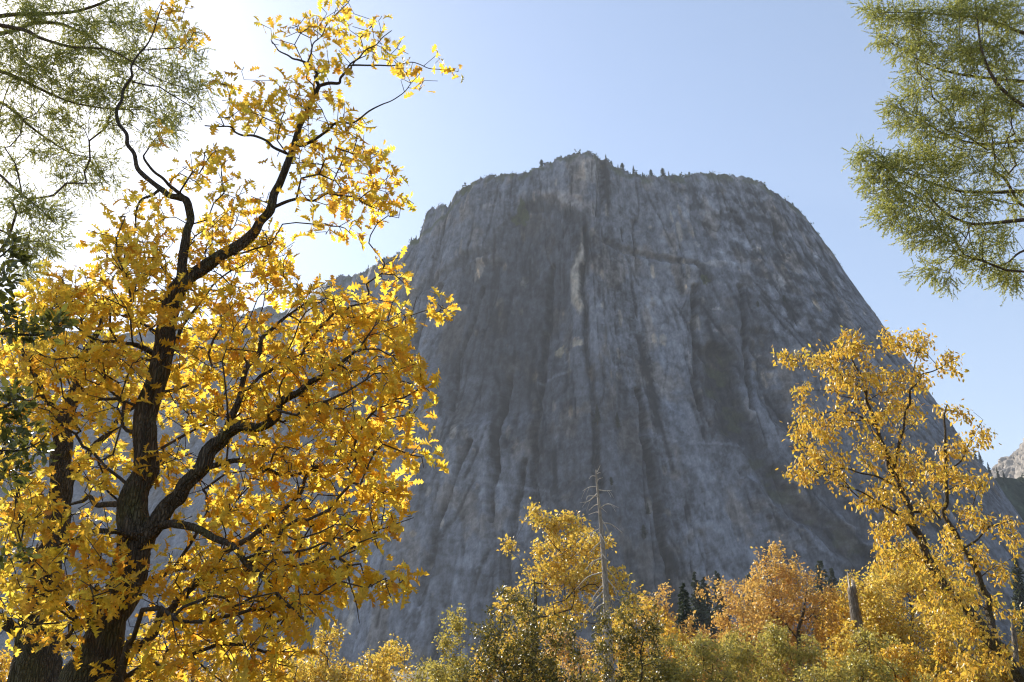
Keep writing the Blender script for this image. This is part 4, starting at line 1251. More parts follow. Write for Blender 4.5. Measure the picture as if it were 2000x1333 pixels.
D5 = 13.0
fir_tree('fir_tree', 'green fir whose sunlit boughs hang in at the upper right corner', (10.6, D5 + .6), 19.0, [
    (-1, [(2080, 425, D5, .05), (2000, 430, D5, .035), (1930, 437, D5, .028), (1890, 436, D5, .024), (1850, 418, D5, .02), (1825, 395, D5, .014), (1805, 365, D5, .008)]),
    (-1, [(2080, 380, D5 + .5, .05), (2000, 375, D5 + .5, .036), (1930, 376, D5 + .4, .03), (1865, 372, D5 + .4, .024), (1800, 350, D5 + .3, .016), (1740, 325, D5 + .2, .011), (1690, 300, D5 + .2, .006)]),
    (-1, [(2080, 240, D5 - .5, .045), (2000, 207, D5 - .5, .034), (1945, 160, D5 - .5, .028), (1918, 100, D5 - .5, .02), (1908, 30, D5 - .5, .013), (1900, -40, D5 - .5, .008)]),
    (-1, [(2080, 170, D5 + .4, .05), (2000, 160, D5 + .4, .036), (1920, 152, D5 + .4, .028), (1850, 140, D5 + .4, .02), (1790, 115, D5 + .3, .013), (1720, 70, D5 + .3, .006)]),
    (-1, [(2080, 80, D5, .05), (2000, 65, D5, .036), (1930, 40, D5, .028), (1860, 30, D5, .02), (1780, 25, D5, .012), (1710, 25, D5, .006)]),
    (-1, [(2080, 285, D5 + .9, .045), (2000, 275, D5 + .9, .033), (1930, 282, D5 + .8, .025), (1860, 270, D5 + .7, .018), (1800, 235, D5 + .6, .012), (1745, 205, D5 + .6, .006)]),
    (-1, [(2080, 480, D5 + .2, .03), (2000, 490, D5 + .2, .02), (1965, 515, D5 + .2, .014), (1920, 525, D5 + .2, .008)]),
    (0, [(1895, 438, D5, .012), (1888, 462, D5, .01), (1870, 490, D5, .008), (1840, 512, D5, .006), (1810, 528, D5, .004)]),
    (0, [(1890, 438, D5, .01), (1898, 480, D5, .008), (1915, 505, D5, .006), (1940, 512, D5, .004)]),
    ], [
    (1720, 20, 40, 30, D5, .4, 22), (1790, 30, 55, 40, D5, .7, 42), (1880, 20, 60, 40, D5 - .1, .8, 50), (1960, 30, 50, 45, D5, .8, 42), (1730, 70, 30, 20, D5 + .3, .3, 12), (1790, 100, 50, 40, D5 + .2, .7, 38), (1870, 100, 60, 40, D5, .8, 48), (1950, 110, 55, 45, D5, .9, 46),
    (1790, 165, 38, 35, D5 + .3, .6, 24), (1860, 180, 55, 40, D5 + .2, .8, 42), (1945, 200, 55, 45, D5 + .1, .9, 42), (1750, 205, 18, 18, D5 + .6, .3, 9), (1760, 240, 25, 18, D5 + .6, .3, 12), (1820, 245, 50, 35, D5 + .5, .6, 34), (1900, 260, 60, 40, D5 + .4, .8, 40), (1975, 270, 35, 40, D5 + .5, .8, 20),
    (1690, 300, 20, 16, D5 + .2, .2, 12), (1730, 325, 40, 25, D5 + .2, .4, 24), (1790, 310, 50, 35, D5 + .3, .6, 36), (1860, 320, 55, 40, D5 + .3, .7, 34), (1945, 330, 50, 40, D5 + .4, .8, 26), (1700, 350, 18, 18, D5 + .2, .2, 8), (1750, 370, 45, 30, D5 + .2, .5, 28), (1820, 375, 50, 35, D5 + .1, .6, 30), (1900, 395, 55, 35, D5 + .2, .7, 26), (1980, 400, 25, 35, D5 + .3, .6, 10),
    (1740, 415, 35, 25, D5, .4, 18), (1790, 430, 50, 30, D5, .5, 26), (1850, 455, 50, 28, D5, .5, 24), (1930, 465, 55, 28, D5, .6, 22), (1810, 470, 32, 12, D5, .3, 8), (1870, 500, 35, 16, D5, .3, 12), (1820, 530, 28, 12, D5, .2, 8), (1855, 545, 14, 16, D5, .1, 5), (1945, 520, 50, 22, D5 + .2, .4, 18), (1975, 540, 26, 24, D5 + .2, .3, 12), 
    ], 211, size=0.19, per=10)

D6 = 14.0
fir_tree('fir_tree', 'tall fir with fine drooping boughs against the sun at the upper left corner', (-12.6, D6 + 1.0), 21.0, [
    (-1, [(-120, 60, D6, .06), (0, 32, D6, .045), (70, 28, D6, .038), (140, 24, D6, .032), (195, 8, D6, .026), (230, -10, D6, .02)]),
    (-1, [(-120, 90, D6 + .5, .06), (20, 62, D6 + .5, .045), (65, 45, D6 + .5, .04), (120, 48, D6 + .5, .034), (170, 70, D6 + .5, .028), (205, 95, D6 + .5, .02), (260, 120, D6 + .5, .012), (330, 130, D6 + .5, .007)]),
    (-1, [(-120, 40, D6 - .5, .05), (30, 55, D6 - .5, .04), (80, 75, D6 - .5, .032), (140, 92, D6 - .5, .026), (220, 100, D6 - .5, .016), (300, 150, D6 - .5, .009), (370, 175, D6 - .5, .005)]),
    (-1, [(-120, 130, D6, .05), (0, 140, D6, .036), (80, 175, D6, .028), (140, 200, D6, .02), (215, 213, D6, .014), (300, 215, D6, .007)]),
    (-1, [(-120, 170, D6 + .8, .05), (0, 200, D6 + .8, .034), (50, 240, D6 + .8, .028), (90, 270, D6 + .8, .02), (140, 300, D6 + .8, .013), (190, 310, D6 + .8, .007)]),
    (-1, [(-120, 300, D6 - .3, .04), (-20, 330, D6 - .3, .028), (30, 370, D6 - .3, .02), (80, 410, D6 - .3, .013), (110, 440, D6 - .3, .007)]),
    (-1, [(-120, 420, D6 + .3, .035), (0, 450, D6 + .3, .02), (50, 480, D6 + .3, .012), (90, 510, D6 + .3, .007)]),
    ], [
    (60, 20, 70, 40, D6, .8, 34), (170, 30, 70, 40, D6, .8, 34), (260, 40, 55, 45, D6 + .2, .8, 26), (340, 70, 45, 45, D6 + .3, .6, 16), (50, 90, 70, 45, D6, .9, 40), (150, 100, 70, 45, D6, .9, 42), (250, 120, 60, 45, D6 + .2, .8, 34), (330, 150, 45, 35, D6, .6, 20), (385, 180, 24, 28, D6 - .4, .3, 10), (380, 120, 20, 30, D6, .3, 5),
    (60, 150, 70, 40, D6, .9, 40), (150, 175, 70, 40, D6, .9, 40), (250, 190, 60, 40, D6, .8, 30), (330, 215, 50, 30, D6, .6, 18), (40, 230, 50, 40, D6 + .5, .8, 24), (120, 240, 60, 35, D6 + .5, .8, 22), (215, 250, 55, 35, D6 + .2, .7, 16), (300, 260, 45, 25, D6, .5, 10),
    (110, 300, 60, 30, D6 + .8, .6, 22), (180, 320, 50, 25, D6 + .8, .5, 16), (20, 320, 40, 35, D6 + .3, .7, 14), (140, 360, 40, 25, D6 + .8, .5, 12), (205, 350, 25, 20, D6 + .8, .3, 6), (40, 400, 50, 35, D6 - .1, .6, 20), (95, 425, 40, 30, D6 - .2, .5, 18), (20, 470, 40, 35, D6 + .2, .5, 16), (85, 480, 45, 30, D6 + .2, .4, 16), (60, 530, 45, 22, D6 + .3, .4, 10),
    ], 231, size=0.2, per=12)


# ------------------------------------------------------------------ the wood along the bottom
def wood_tree(name, label, px, py_top, Y, width_px, lumps, leafmat, leaf, n_t, nleaf, seed, lean=0.0, trunk_r=0.16, shapes=TINY, clear=0.3, group=None, droop=0.3, cat='tree', depth_k=0.8, stems=1, up=0.6):
    """a round-crowned tree or tall bush that tops out at py_top of the photo at depth Y.
    lumps: (dx, dz, rx, rz) in units of half-width / height"""
    r = np.random.default_rng(seed)
    top = at(px, py_top, Y)
    x0 = top[0] - lean * top[2]
    g = float(ground_h(x0, Y))
    H = top[2] - g
    hw = width_px / 2 * Y / (F * math.cos(PITCH)) * 1.0
    root = thing(name, label, cat, (x0, Y, g), group)
    limbs = []
    sk = []; par = []; srad = []
    for sidx in range(stems):
        a = r.uniform(0, 6.28)
        sp = 0.0 if stems == 1 else 0.25 * hw
        n = 9
        f = np.linspace(0, 0.72 if stems == 1 else 0.5, n)
        wx = np.cumsum(r.normal(size=n)) * 0.018 * H
        wy = np.cumsum(r.normal(size=n)) * 0.018 * H
        Pw = np.stack([lean * H * f + wx + sp * math.cos(a) * (0.3 + 2 * f), wy + sp * math.sin(a) * (0.3 + 2 * f), H * f - 0.1 * (f == 0)], -1)
        rw = trunk_r * (1 - f / f[-1]) ** 0.7 * (1 if stems == 1 else 0.6) + 0.012
        me, Q, rr = limb_mesh('trunk', Pw, rw, M['bark'], 10, 0.08, seed + sidx, sub=4)
        link('trunk', me, root)
        prev = -1 if sidx == 0 else 0
        for q_, r_ in zip(Q[::2], rr[::2]):
            if q_[2] > clear * 0.6 * H or sidx == 0:
                sk.append(q_); par.append(prev); srad.append(r_); prev = len(sk) - 1
    K = len(sk)
    T = []
    tot = sum(l[2] * l[3] for l in lumps)
    for (dx, dz, rx, rz) in lumps:
        k = max(5, int(n_t * rx * rz / tot))
        q = r.normal(size=(k, 3)); q /= np.linalg.norm(q, axis=1, keepdims=True)
        q *= (r.uniform(0.15, 1, k) ** 0.5)[:, None]
        dyc = r.uniform(-0.4, 0.4) * hw * depth_k
        T.append(np.stack([lean * H * dz + dx * hw + q[:, 0] * rx * hw, dyc + q[:, 1] * rx * hw * depth_k, H * dz + q[:, 2] * rz * H], -1))
    T = np.concatenate(T)
    T[:, 2] = np.maximum(T[:, 2], 0.25)
    P, pr, tip = grow(sk, par, T, bf=0.3, seg=0.5, wob=0.08, seed=seed)
    rad = pipe_radii(pr, 0.006)
    rad[:K] = np.maximum(np.array(srad) * 0.9, 0.006)
    for i in range(K, len(P)):
        rad[i] = min(rad[i], 0.7 * rad[pr[i]] if pr[i] < K else rad[pr[i]])
    isk = np.arange(len(P)) < K
    V, q = tubes(P, pr, rad, 5, sel=~isk)
    link('twigs', mesh_from('twigs', V, [q], M['bark2'], True), root, kind='stuff')
    ex = np.nonzero(~isk & (rad < 0.016))[0]
    ex = ex[r.uniform(size=len(ex)) < 0.35]
    nodes = np.concatenate([tip, ex])
    cnt = np.concatenate([np.full(len(tip), nleaf), np.full(len(ex), max(1, nleaf // 3))])
    pos, rot, sz = leaves_at(P, pr, nodes, np.maximum(1, (cnt * 1.5).astype(int)), leaf * 1.15, r, droop, leaf * 0.95, up, 0.6)
    link('foliage', scatter_mesh('foliage', shapes, pos, rot, sz, M[leafmat], r), root, kind='stuff')
    return root


ROUND = [(0, .62, .75, .28), (-.45, .5, .5, .2), (.45, .52, .5, .2), (.1, .82, .5, .16), (-.25, .75, .45, .18), (.3, .35, .5, .18), (-.35, .3, .5, .18)]
BUSH = [(0, .5, .8, .4), (-.5, .4, .5, .3), (.5, .45, .5, .3), (.15, .75, .5, .22), (-.3, .72, .45, .22), (0, .2, .9, .2)]
SPIRE = [(0, .35, .9, .3), (-.4, .55, .4, .25), (.35, .6, .4, .25), (-.55, .8, .18, .16), (.1, .85, .2, .14), (.6, .75, .18, .16), (0, .6, .5, .3)]

def ragged(seed, n=16, tall=0.0):
    """an uneven crown: lumps of mixed size, some sprays standing clear of the rest"""
    r = np.random.default_rng(seed)
    out = [(0, .42, .6, .26), (-.4, .3, .5, .2), (.4, .3, .5, .2)]
    for _ in range(n):
        dx = r.uniform(-.92, .92)
        hi = 1.02 - 0.40 * abs(dx) ** 1.6 + r.normal() * 0.05
        dz = r.uniform(0.45, 1.0) * hi
        out.append((dx, dz, r.uniform(.12, .36), r.uniform(.06, .14) * (1 + tall)))
    return out


# gold tree in the middle, lumps follow the photograph's crown
wood_tree('oak_tree', 'golden oak in the middle of the picture beside the dead conifer', 1105, 990, 34, 230,
          [(-.35, .93, .30, .05), (.05, .90, .34, .06), (.45, .87, .30, .06), (-.15, .82, .42, .07), (.3, .78, .40, .08), (-.3, .71, .36, .07), (.2, .68, .36, .07), (.75, .68, .26, .06), (1.05, .60, .17, .04), (.85, .53, .2, .05),
           (-.75, .60, .22, .045), (-.95, .57, .1, .025), (.1, .57, .4, .06), (-.35, .53, .36, .06), (-.6, .42, .34, .06), (-.3, .36, .3, .06), (-.5, .28, .42, .07), (-.75, .45, .15, .04), (-.85, .83, .13, .025), (-.1, .2, .5, .09), (-.5, .98, .12, .02)],
          'pale', 0.13, 520, 13, 301, lean=0.06, trunk_r=0.2)
wood_tree('oak_tree', 'rust-orange oak with a slim dark stem standing above the bushes', 1520, 1052, 40, 165,
          [(-.1, .88, .5, .1), (-.55, .76, .42, .1), (.3, .76, .55, .11), (0, .68, .75, .12), (.6, .62, .4, .09), (-.5, .6, .45, .1), (.1, .56, .6, .1), (.8, .7, .2, .06)],
          'rust', 0.13, 380, 10, 302, lean=-0.06, trunk_r=0.17)
wood_tree('oak_tree', 'wide peach-orange oak thicket below the small shaded conifers', 1420, 1148, 42, 230, ragged(901) + [(.5, .85, .3, .12), (-.6, .7, .3, .14)], 'rust', 0.13, 520, 13, 303, trunk_r=0.14, stems=2)
wood_tree('oak_tree', 'small bright orange oak right of the dead conifer', 1250, 1165, 40, 150, ragged(902) + [(-.5, .8, .25, .12), (.6, .7, .3, .14)], 'amber', 0.13, 380, 12, 304, trunk_r=0.12)
wood_tree('oak_tree', 'broad golden oak behind the leaning trunk of the tall right oak', 1760, 1050, 38, 250, ROUND + [(-.6, .72, .35, .14), (.5, .75, .4, .14), (0, .2, .9, .16)], 'pale', 0.13, 760, 13, 305, trunk_r=0.2)
wood_tree('oak_tree', 'orange-gold oak crowding round the broken trunk', 1645, 1130, 41, 150, ROUND + [(0, .25, .8, .2)], 'amber', 0.13, 420, 12, 306, trunk_r=0.14)
wood_tree('oak_tree', 'pale gold rounded oak low in the picture right of the big oak', 680, 1224, 30, 185, ragged(903), 'pale', 0.10, 520, 13, 307, trunk_r=0.11)
wood_tree('oak_tree', 'low tawny oak under the big oak at the bottom edge', 540, 1275, 31, 150, ragged(904), 'pale', 0.10, 420, 12, 308, trunk_r=0.1)
wood_tree('oak_tree', 'small tawny oak between the pale gold oak and the grey-green bush', 795, 1268, 32, 150, ragged(905), 'pale', 0.10, 300, 12, 309, trunk_r=0.1)
wood_tree('bush', 'pale grey-green bush left of the dark live oak', 882, 1232, 29, 115, ragged(950, 18, .5), 'olive', 0.09, 420, 12, 310, trunk_r=0.08, stems=2, cat='bush')
wood_tree('live_oak', 'dark glossy live oak with upright sprays at the bottom centre', 1030, 1195, 24, 240, ragged(951, 22, .8), 'darkg', 0.075, 620, 13, 311, trunk_r=0.1, stems=3, shapes=WIDE, droop=0.0, up=0.5)
wood_tree('live_oak', 'dark live oak behind the foot of the dead conifer', 1225, 1175, 26, 150, ragged(952, 20, .8), 'darkg', 0.075, 420, 12, 312, trunk_r=0.1, stems=2, shapes=WIDE, droop=0.0, up=0.5)
wood_tree('bush', 'olive and gold bush at the bottom right of the dead conifer', 1320, 1245, 30, 190, ragged(906), 'olive', 0.09, 560, 13, 313, trunk_r=0.08, stems=2, cat='bush')
wood_tree('bush', 'yellow-green bush below the rust-orange oak', 1500, 1215, 31, 210, ragged(907) + SPIRE[3:6], 'olive', 0.09, 620, 13, 314, trunk_r=0.08, stems=3, cat='bush')
wood_tree('bush', 'bright green bush in front of the broken trunk', 1700, 1245, 30, 170, ragged(908), 'olive', 0.09, 520, 13, 315, trunk_r=0.08, stems=2, cat='bush')
wood_tree('oak_tree', 'amber oak low at the bottom right beside the leaning trunk', 1835, 1215, 33, 170, ragged(909), 'amber', 0.12, 460, 12, 316, trunk_r=0.12, stems=2)
wood_tree('oak_tree', 'orange oak in the bottom right corner behind the thin dead stem', 1985, 1235, 36, 130, ragged(910), 'amber', 0.12, 360, 12, 317, trunk_r=0.12)
wood_tree('bush', 'tawny bush in front of the dark live oak at the bottom centre', 960, 1265, 27, 110, ragged(911), 'amber', 0.09, 300, 12, 318, trunk_r=0.07, cat='bush')
wood_tree('oak_tree', 'orange oak far behind the dark live oaks', 1130, 1200, 46, 200, ragged(912), 'rust', 0.13, 380, 12, 319, trunk_r=0.13)
wood_tree('oak_tree', 'dim amber oak at the bottom left behind the two oak trunks', 380, 1230, 33, 260, ragged(913), 'amber', 0.12, 420, 12, 320, trunk_r=0.14)
wood_tree('bush', 'low mixed bush at the bottom edge right of the tawny oak', 860, 1300, 26, 150, ragged(914), 'olive', 0.08, 320, 12, 321, trunk_r=0.06, cat='bush')
wood_tree('bush', 'low green bush at the bottom edge below the yellow-green bush', 1600, 1285, 27, 170, ragged(915), 'olive', 0.08, 380, 12, 322, trunk_r=0.06, cat='bush')


wood_tree('oak_tree', 'dim golden oak low at the bottom left corner behind the trunks', 60, 1240, 30, 300, ragged(916), 'amber', 0.11, 420, 12, 323, trunk_r=0.12)
wood_tree('bush', 'low amber bush between the two left oak trunks', 270, 1285, 28, 220, ragged(917), 'amber', 0.10, 340, 12, 324, trunk_r=0.07, cat='bush')

wood_tree('oak_tree', 'pinkish tan oak left of the pale green conifer', 1300, 1180, 43, 170, ragged(931), 'rust', 0.13, 420, 12, 325, trunk_r=0.12)
wood_tree('oak_tree', 'tan oak thicket between the peach-orange oaks and the rust-orange oak', 1470, 1165, 44, 180, ragged(932), 'rust', 0.13, 420, 12, 326, trunk_r=0.12)
wood_tree('oak_tree', 'yellow oak right of the broken trunk, low behind the bright green bush', 1735, 1150, 36, 200, ragged(933, 20), 'pale', 0.13, 560, 12, 327, trunk_r=0.14)
wood_tree('bush', 'pale olive bush below the peach-orange oaks', 1410, 1235, 33, 200, ragged(934), 'olive', 0.09, 520, 13, 328, trunk_r=0.07, stems=2, cat='bush')
wood_tree('oak_tree', 'golden oak low behind the bright green bush at right', 1790, 1240, 32, 170, ragged(935), 'amber', 0.12, 420, 12, 329, trunk_r=0.1)

# ------------------------------------------------------------------ dead wood
def dead_conifer():
    r = np.random.default_rng(77)
    Y = 30.0
    bot = at(1196, 1400, Y); top = at(1164, 918, Y)
    g = float(ground_h(bot[0], Y))
    root = thing('dead_conifer', 'tall bare grey dead conifer with broken twigs standing before the cliff', 'tree', (bot[0], Y, g))
    o0 = np.array(root.location)
    pts = [o0 + (0.02, 0, -0.1)] + [at(x, y, Y) for x, y in [(1191, 1330), (1188, 1240), (1183, 1150), (1179, 1090), (1175, 1040), (1170, 985), (1166, 945), (1164, 918)]]
    pts = np.array(pts)
    rr = [.17, .15, .125, .10, .085, .07, .05, .035, .02]
    me, Q, _ = limb_mesh('trunk', pts - o0, rr, M['dead'], 12, 0.08, 4)
    link('trunk', me, root)
    Q = Q + o0
    spec = []
    for x, y, dx, dy in [(1164, 922, -4, -10), (1165, 925, 8, -10), (1166, 932, -20, 4), (1167, 944, 24, -16), (1167, 948, -28, 12), (1168, 960, 32, -2), (1168, 958, -10, 3), (1169, 966, -38, 12), (1169, 970, -30, 14),
                         (1170, 984, -24, 12), (1171, 985, 14, 8), (1171, 996, 34, 0), (1172, 1005, 9, 8), (1172, 1000, -20, 10), (1173, 1015, 26, 40), (1173, 1020, 38, 12), (1174, 1030, -24, 16), (1175, 1040, 20, 45), (1176, 1060, -26, 22),
                         (1177, 1075, 24, 50), (1178, 1090, -34, 30), (1179, 1105, 30, 40), (1180, 1120, -44, 34), (1181, 1130, 40, 46), (1182, 1140, -48, 50), (1183, 1142, 30, 60), (1183, 1150, -36, 46), (1184, 1165, 44, 10), (1184, 1180, -40, 34),
                         (1186, 1215, -36, 40), (1186, 1230, 5, 60), (1187, 1240, -8, -10), (1188, 1285, 22, 36), (1189, 1290, -34, 40)]:
        a = at(x, y, Y)
        j = int(np.argmin(np.abs(Q[:, 2] - a[2])))
        a = Q[j]
        dep = r.uniform(-0.7, 0.7) * abs(dx) * 0.02
        e = at(x + dx, y + dy, Y + dep)
        e = a + (e - a) * r.uniform(0.6, 1.15) + r.normal(size=3) * 0.08
        mid = (a + e) / 2 + np.array([0, 0, r.uniform(-0.02, 0.2) * np.linalg.norm(e - a)]) + r.normal(size=3) * 0.05
        L = np.linalg.norm(e - a)
        me, q2, _ = limb_mesh('branch', np.array([a, mid, e]) - o0, [0.012 + 0.015 * L * r.uniform(.6, 1.2), 0.010 + 0.008 * L, 0.005], M['dead_lit'], 6, 0.05, 3, 4)
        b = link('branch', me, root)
        if L > 0.5:
            for _k in range(2):
                f = r.uniform(0.4, 0.8)
                p = q2[int(f * (len(q2) - 1))] + o0
                e2 = p + (e - a) * r.uniform(0.2, 0.35) + np.array([0, r.normal() * .1, -r.uniform(0.05, 0.3)])
                me2, _, _ = limb_mesh('twig', np.array([p, (p + e2) / 2 + (0, 0, .02), e2]) - o0, [.009, .007, .005], M['dead_lit'], 5, 0.0, 3, 2)
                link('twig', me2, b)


dead_conifer()


def broken_trunk(label, px_top, px_bot, Y, r0, r1, seed):
    r = np.random.default_rng(seed)
    top = at(*px_top, Y); bot = at(*px_bot, Y)
    d = top - bot
    base = bot - d * (bot[2] + 0.2) / max(d[2], .1) * 0.9
    g = float(ground_h(base[0], Y))
    root = thing('broken_trunk', label, 'dead tree', (base[0], Y, g))
    o0 = np.array(root.location)
    P = np.array([o0 + (0, 0, -.1)] + [bot + d * f for f in (0, .25, .5, .75, .93)])
    me, Q, _ = limb_mesh('trunk', P - o0, [r0 * 1.15, r0, r0 * .95, (r0 + r1) / 2, r1 * 1.05, r1], M['snag'], 18, 0.22, seed)
    link('trunk', me, root)
    # splintered top
    V = []; Fc = []
    c = P[-1] - o0
    for k in range(7):
        a = k / 7 * 6.283
        b = c + np.array([math.cos(a), math.sin(a), -0.15]) * r1 * 0.75
        t_ = b + np.array([math.cos(a) * r1 * .1, 0, r1 * r.choice([.5, .9, 1.6, 2.8, 4.2])])
        i = len(V)
        wv = np.array([-math.sin(a), math.cos(a), 0]) * r1 * .42
        iv = np.array([math.cos(a), math.sin(a), 0]) * r1 * .3
        V += [b - wv, b + wv, b - iv, t_]
        Fc += [(i, i + 1, i + 3), (i + 1, i + 2, i + 3), (i + 2, i, i + 3)]
    link('splintered_top', mesh_from('splintered_top', np.array(V), [np.array(Fc)], M['dead']), root)


broken_trunk('thick grey broken-off trunk rising out of the orange oaks at right', (1663, 1140), (1680, 1260), 36.0, .22, .17, 401)
broken_trunk('thin splintered dead stem near the right edge', (1978, 1200), (1986, 1325), 27.0, .085, .06, 402)


# ------------------------------------------------------------------ conifers further off
def conifer_proto(seed, H=10.0, slim=0.16, mat='far', round_top=False, n=2600):
    """root at origin, unit tree of height H: trunk + foliage"""
    r = np.random.default_rng(seed)
    root = thing('conifer', 'conifer', 'tree', (0, 0, 0))
    zs = np.linspace(-0.3, H * 0.97, 8)
    me, _, _ = limb_mesh('trunk', np.stack([0.02 * H * np.sin(zs / H * 4 + seed), 0 * zs, zs], -1), np.interp(zs, [0, H], [.018 * H, .003 * H]), M['firbark'], 7, .05, seed, 2)
    tk = link('trunk', me, root)
    pos = []; dirs = []; szs = []
    nb = 130
    for b in range(nb):
        f = 0.12 + 0.88 * (b + r.uniform(0, 1)) / nb
        if round_top:
            rd = slim * H * 1.25 * math.sin(math.pi * min(1, max(0.04, (f - .02) / 1.0))) ** .8 * r.uniform(.35, 1.15)
        else:
            rd = slim * H * (1 - f) ** 0.85 * r.uniform(.55, 1.15) + 0.005 * H
        a = r.uniform(0, 6.283)
        k = max(3, int(n / nb))
        u = r.uniform(0.05, 1, k)
        p = np.stack([rd * u * math.cos(a), rd * u * math.sin(a), H * f - 0.28 * rd * u + 0 * u], -1) + r.normal(size=(k, 3)) * np.array([.012, .012, .008]) * H * (0.2 + 0.8 * min(1, 2.5 * (1 - f)) if not round_top else 1)
        szs.append(np.full(k, 1.0 if round_top else 0.4 + 0.6 * min(1, 2.2 * (1 - f))))
        pos.append(p)
        dv = np.tile(np.array([math.cos(a), math.sin(a), -.25]), (k, 1)) + r.normal(size=(k, 3)) * .6
        dirs.append(dv)
    pos = np.concatenate(pos); dirs = np.concatenate(dirs)
    nr = r.normal(size=pos.shape) * .5; nr[:, 2] += .9
    fm = scatter_mesh('foliage', TINY, pos, frames(dirs, nr), np.concatenate(szs) * (.05 if round_top else .042) * H * r.uniform(.6, 1.3, len(pos)), M[mat], r)
    fo = link('foliage', fm, root, kind='stuff')
    PARTS[root.name] = [tk, fo]
    return root


protos = [conifer_proto(501, slim=.17), conifer_proto(502, slim=.13), conifer_proto(503, slim=.2, round_top=True), conifer_proto(504, slim=.22)]
used = set()


def plant(k, p, h, label, group, rz=0.0, name=None):
    sc_ = h / 10.0
    if k not in used:
        used.add(k)
        o = protos[k]
        o.location = p; o.rotation_euler = (0, 0, rz); o.scale = (sc_,) * 3
        o['label'] = label; o['group'] = group
        return o
    return copy_tree(protos[k], p, rz, sc_, label, group)


def px_to_m(px, p):
    return px * np.linalg.norm(np.asarray(p) - CAM) / F * 1.05


rr_ = np.random.default_rng(8)
# on the valley floor under the cliff
for k, px, ytop, Y, lab in [(0, 1334, 1140, 120, 'pale green conifer lit by the sun beside the dark pair'),
                            (1, 1357, 1118, 260, 'tall dark conifer in shade just right of the pale green one'),
                            (0, 1374, 1128, 270, 'dark conifer in shade, second right of the pale green one'),
                            (1, 1400, 1116, 300, 'lone slim dark conifer in shade above the peach-orange oaks'),
                            (3, 1600, 1095, 300, 'broad dark conifer in shade right of the rust-orange oak'),
                            (1, 1622, 1110, 330, 'slim dark conifer in shade behind the broken trunk'),
                            (0, 1462, 1120, 320, 'dark conifer in shade left of the rust-orange oak'),
                            (1, 1980, 1090, 260, 'dark conifer in shade at the right edge')]:
    top = at(px, ytop, Y)
    g = float(ground_h(top[0], Y))
    plant(k, (top[0], Y, g), top[2] - g, lab, 'conifers on the valley floor', rr_.uniform(0, 6))

ORD = ['first', 'second', 'third', 'fourth', 'fifth', 'sixth', 'seventh', 'eighth', 'ninth', 'tenth', 'eleventh', 'twelfth', 'thirteenth', 'fourteenth', 'fifteenth', 'sixteenth', 'seventeenth', 'eighteenth', 'nineteenth', 'twentieth']
RIM = [(1182, 14, 1), (1192, 12, 2), (1205, 12, 1), (1215, 19, 2), (1226, 10, 3), (1236, 20, 1), (1241, 10, 0), (1250, 10, 2), (1256, 14, 1), (1270, 18, 2), (1294, 22, 2), (1305, 12, 1), (1326, 8, 0), (1347, 11, 2), (1362, 7, 3), (1386, 6, 2), (1494, 8, 2), (1552, 10, 2), (1562, 8, 0), (1655, 9, 1)]
for i, (px, hp, k) in enumerate(RIM):
    p = rim(px)
    plant(k, tuple(p), px_to_m(hp, p), f'tiny rim conifer, {ORD[i]} to the right of the summit', 'small trees along the cliff rim', rr_.uniform(0, 6))
RIML = [(1148, 6, 2), (1128, 6, 3), (1114, 8, 1), (1098, 10, 2), (1086, 7, 1), (1060, 19, 2), (1000, 6, 1), (978, 7, 1), (942, 5, 2), (893, 7, 1), (880, 9, 0), (868, 7, 1), (822, 13, 1), (816, 15, 0), (808, 12, 1), (790, 10, 1), (742, 10, 1), (720, 12, 1), (660, 9, 0), (560, 10, 1)]
for i, (px, hp, k) in enumerate(RIML):
    p = rim(px)
    plant(k, tuple(p), px_to_m(hp, p), f'tiny rim conifer, {ORD[i]} to the left of the summit top', 'small trees along the cliff rim', rr_.uniform(0, 6))
for i, (px, hp, k, lab) in enumerate([(1908, 22, 1, 'slim pine highest on the right shoulder of the cliff'), (1918, 24, 0, 'green conifer middle of the three on the right shoulder of the cliff'), (1934, 24, 0, 'conifer lowest on the right shoulder of the cliff'), (1951, 20, 1, 'small conifer in the notch before the sunlit rock'), (1962, 14, 0, 'small conifer right of the notch before the sunlit rock')]):
    p = rim(px) if px < 1940 else at(px, 936, 1146)
    plant(k, tuple(p), px_to_m(hp, p), lab, 'conifers by the notch at right', rr_.uniform(0, 6))
FACE = [(1166, 832, 40, 3, 'left one of the two dark conifers on a ledge in the middle of the cliff'), (1206, 838, 34, 3, 'right one of the two dark conifers on a ledge in the middle of the cliff'),
        (1192, 952, 16, 2, 'dark bushy tree on the cliff right of the dead conifer top'), (1262, 940, 18, 2, 'dark bushy tree on the cliff above the orange oak'),
        (1258, 1010, 22, 3, 'dark conifer in the shaded gully right of the golden oak'), (1250, 1055, 26, 2, 'bushy dark tree low in the shaded gully'), (1250, 1165, 30, 3, 'dark conifer at the cliff foot behind the orange oak'),
        (1478, 602, 12, 2, 'small dark tree on the right of the cliff under the shoulder'), (1532, 590, 14, 2, 'small dark tree on the cliff near the right skyline'), (1374, 552, 12, 3, 'green shrub tree under the long roof of the cliff'),
        (1022, 408, 14, 2, 'green shrub tree on the ledge left of the arch'), (1012, 432, 12, 3, 'green shrub tree just below the ledge left of the arch'), (1512, 460, 10, 2, 'dark shrub tree high on the right shoulder')]
for px, py, hp, k, lab in FACE:
    p = surf(px, py) + np.array([0, -0.8, -0.6])
    plant(k, tuple(p), px_to_m(hp, p), lab, 'trees on the cliff face', rr_.uniform(0, 6))

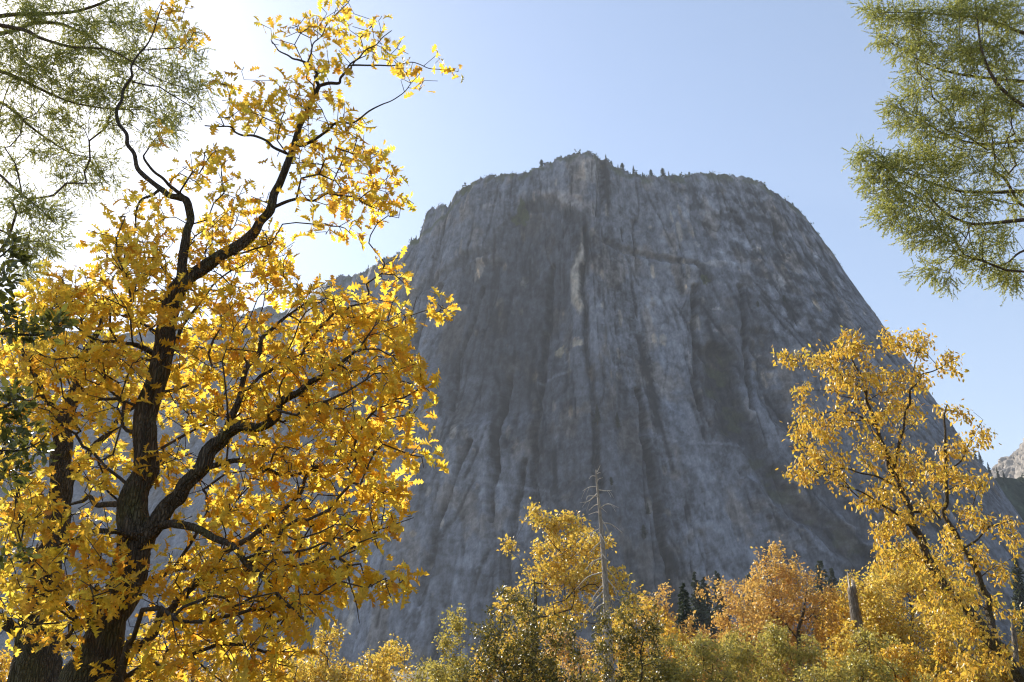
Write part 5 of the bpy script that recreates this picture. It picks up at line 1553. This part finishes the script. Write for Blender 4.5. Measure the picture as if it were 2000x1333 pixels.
def rim_scrub():
    r = np.random.default_rng(19)
    pos = []; sz = []
    for px in np.concatenate([r.uniform(790, 1180, 110), r.uniform(1180, 1400, 110), r.uniform(1400, 1700, 60), r.uniform(540, 790, 50)]):
        p = rim(px)
        h = r.uniform(1.0, 5.5) * (1.5 if r.uniform() < .12 else .8)
        k = 26
        q = r.normal(size=(k, 3)); q /= np.linalg.norm(q, axis=1, keepdims=True); q *= r.uniform(.3, 1, (k, 1))
        pos.append(p + q * np.array([h * r.uniform(.5, 1.1), h * .6, h * .55]) + np.array([0, 0, h * .4])); sz.append(np.full(k, .42 * h + .3))
    pos = np.concatenate(pos); sz = np.concatenate(sz)
    o = link('rim_scrub', scatter_mesh('rim_scrub', TINY, pos, frames(r.normal(size=pos.shape), r.normal(size=pos.shape) * .5 + (0, 0, .8)), sz, M['far'], r), kind='stuff')
    o['label'] = 'low dark scrub along the top edge of the cliff'


rim_scrub()

# the shaded wood on the slope at the right edge
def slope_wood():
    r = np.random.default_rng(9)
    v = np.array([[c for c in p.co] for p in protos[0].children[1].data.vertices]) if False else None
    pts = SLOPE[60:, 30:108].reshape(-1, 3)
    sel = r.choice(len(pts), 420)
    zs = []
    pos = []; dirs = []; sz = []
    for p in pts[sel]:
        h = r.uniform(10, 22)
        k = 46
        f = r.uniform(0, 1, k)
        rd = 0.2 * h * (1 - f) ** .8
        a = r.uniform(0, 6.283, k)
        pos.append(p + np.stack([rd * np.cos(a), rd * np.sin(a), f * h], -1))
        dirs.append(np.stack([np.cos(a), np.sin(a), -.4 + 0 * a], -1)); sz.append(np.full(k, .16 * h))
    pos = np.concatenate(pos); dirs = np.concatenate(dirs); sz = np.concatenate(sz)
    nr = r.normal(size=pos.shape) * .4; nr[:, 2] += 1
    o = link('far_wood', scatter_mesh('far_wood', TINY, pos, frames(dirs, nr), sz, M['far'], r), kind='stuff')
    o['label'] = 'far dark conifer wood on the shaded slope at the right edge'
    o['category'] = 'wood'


slope_wood()

# ------------------------------------------------------------------ the valley's air
def make_haze():
    m, t, out = new_mat('haze_air')
    pv = N(t, 'ShaderNodeVolumePrincipled')
    pv.inputs['Color'].default_value = (0.86, 0.92, 1.0, 1)
    pv.inputs['Density'].default_value = HAZE_DENSITY
    pv.inputs['Anisotropy'].default_value = 0.1
    t.links.new(pv.outputs[0], out.inputs['Volume'])
    x, y0, y1, z0, z1 = 6200, -6200, 6200, -60, 1750
    V = np.array([(-x, y0, z0), (x, y0, z0), (x, y1, z0), (-x, y1, z0), (-x, y0, z1), (x, y0, z1), (x, y1, z1), (-x, y1, z1)], float)
    Fq = np.array([(0, 3, 2, 1), (4, 5, 6, 7), (0, 1, 5, 4), (1, 2, 6, 5), (2, 3, 7, 6), (3, 0, 4, 7)])
    o = link('haze', mesh_from('haze', V, [Fq], m), kind='stuff')
    o['label'] = 'pale haze in the valley air'
    o.display_type = 'WIRE'
    print('cliff top', float(rim(1150)[2]))


make_haze()
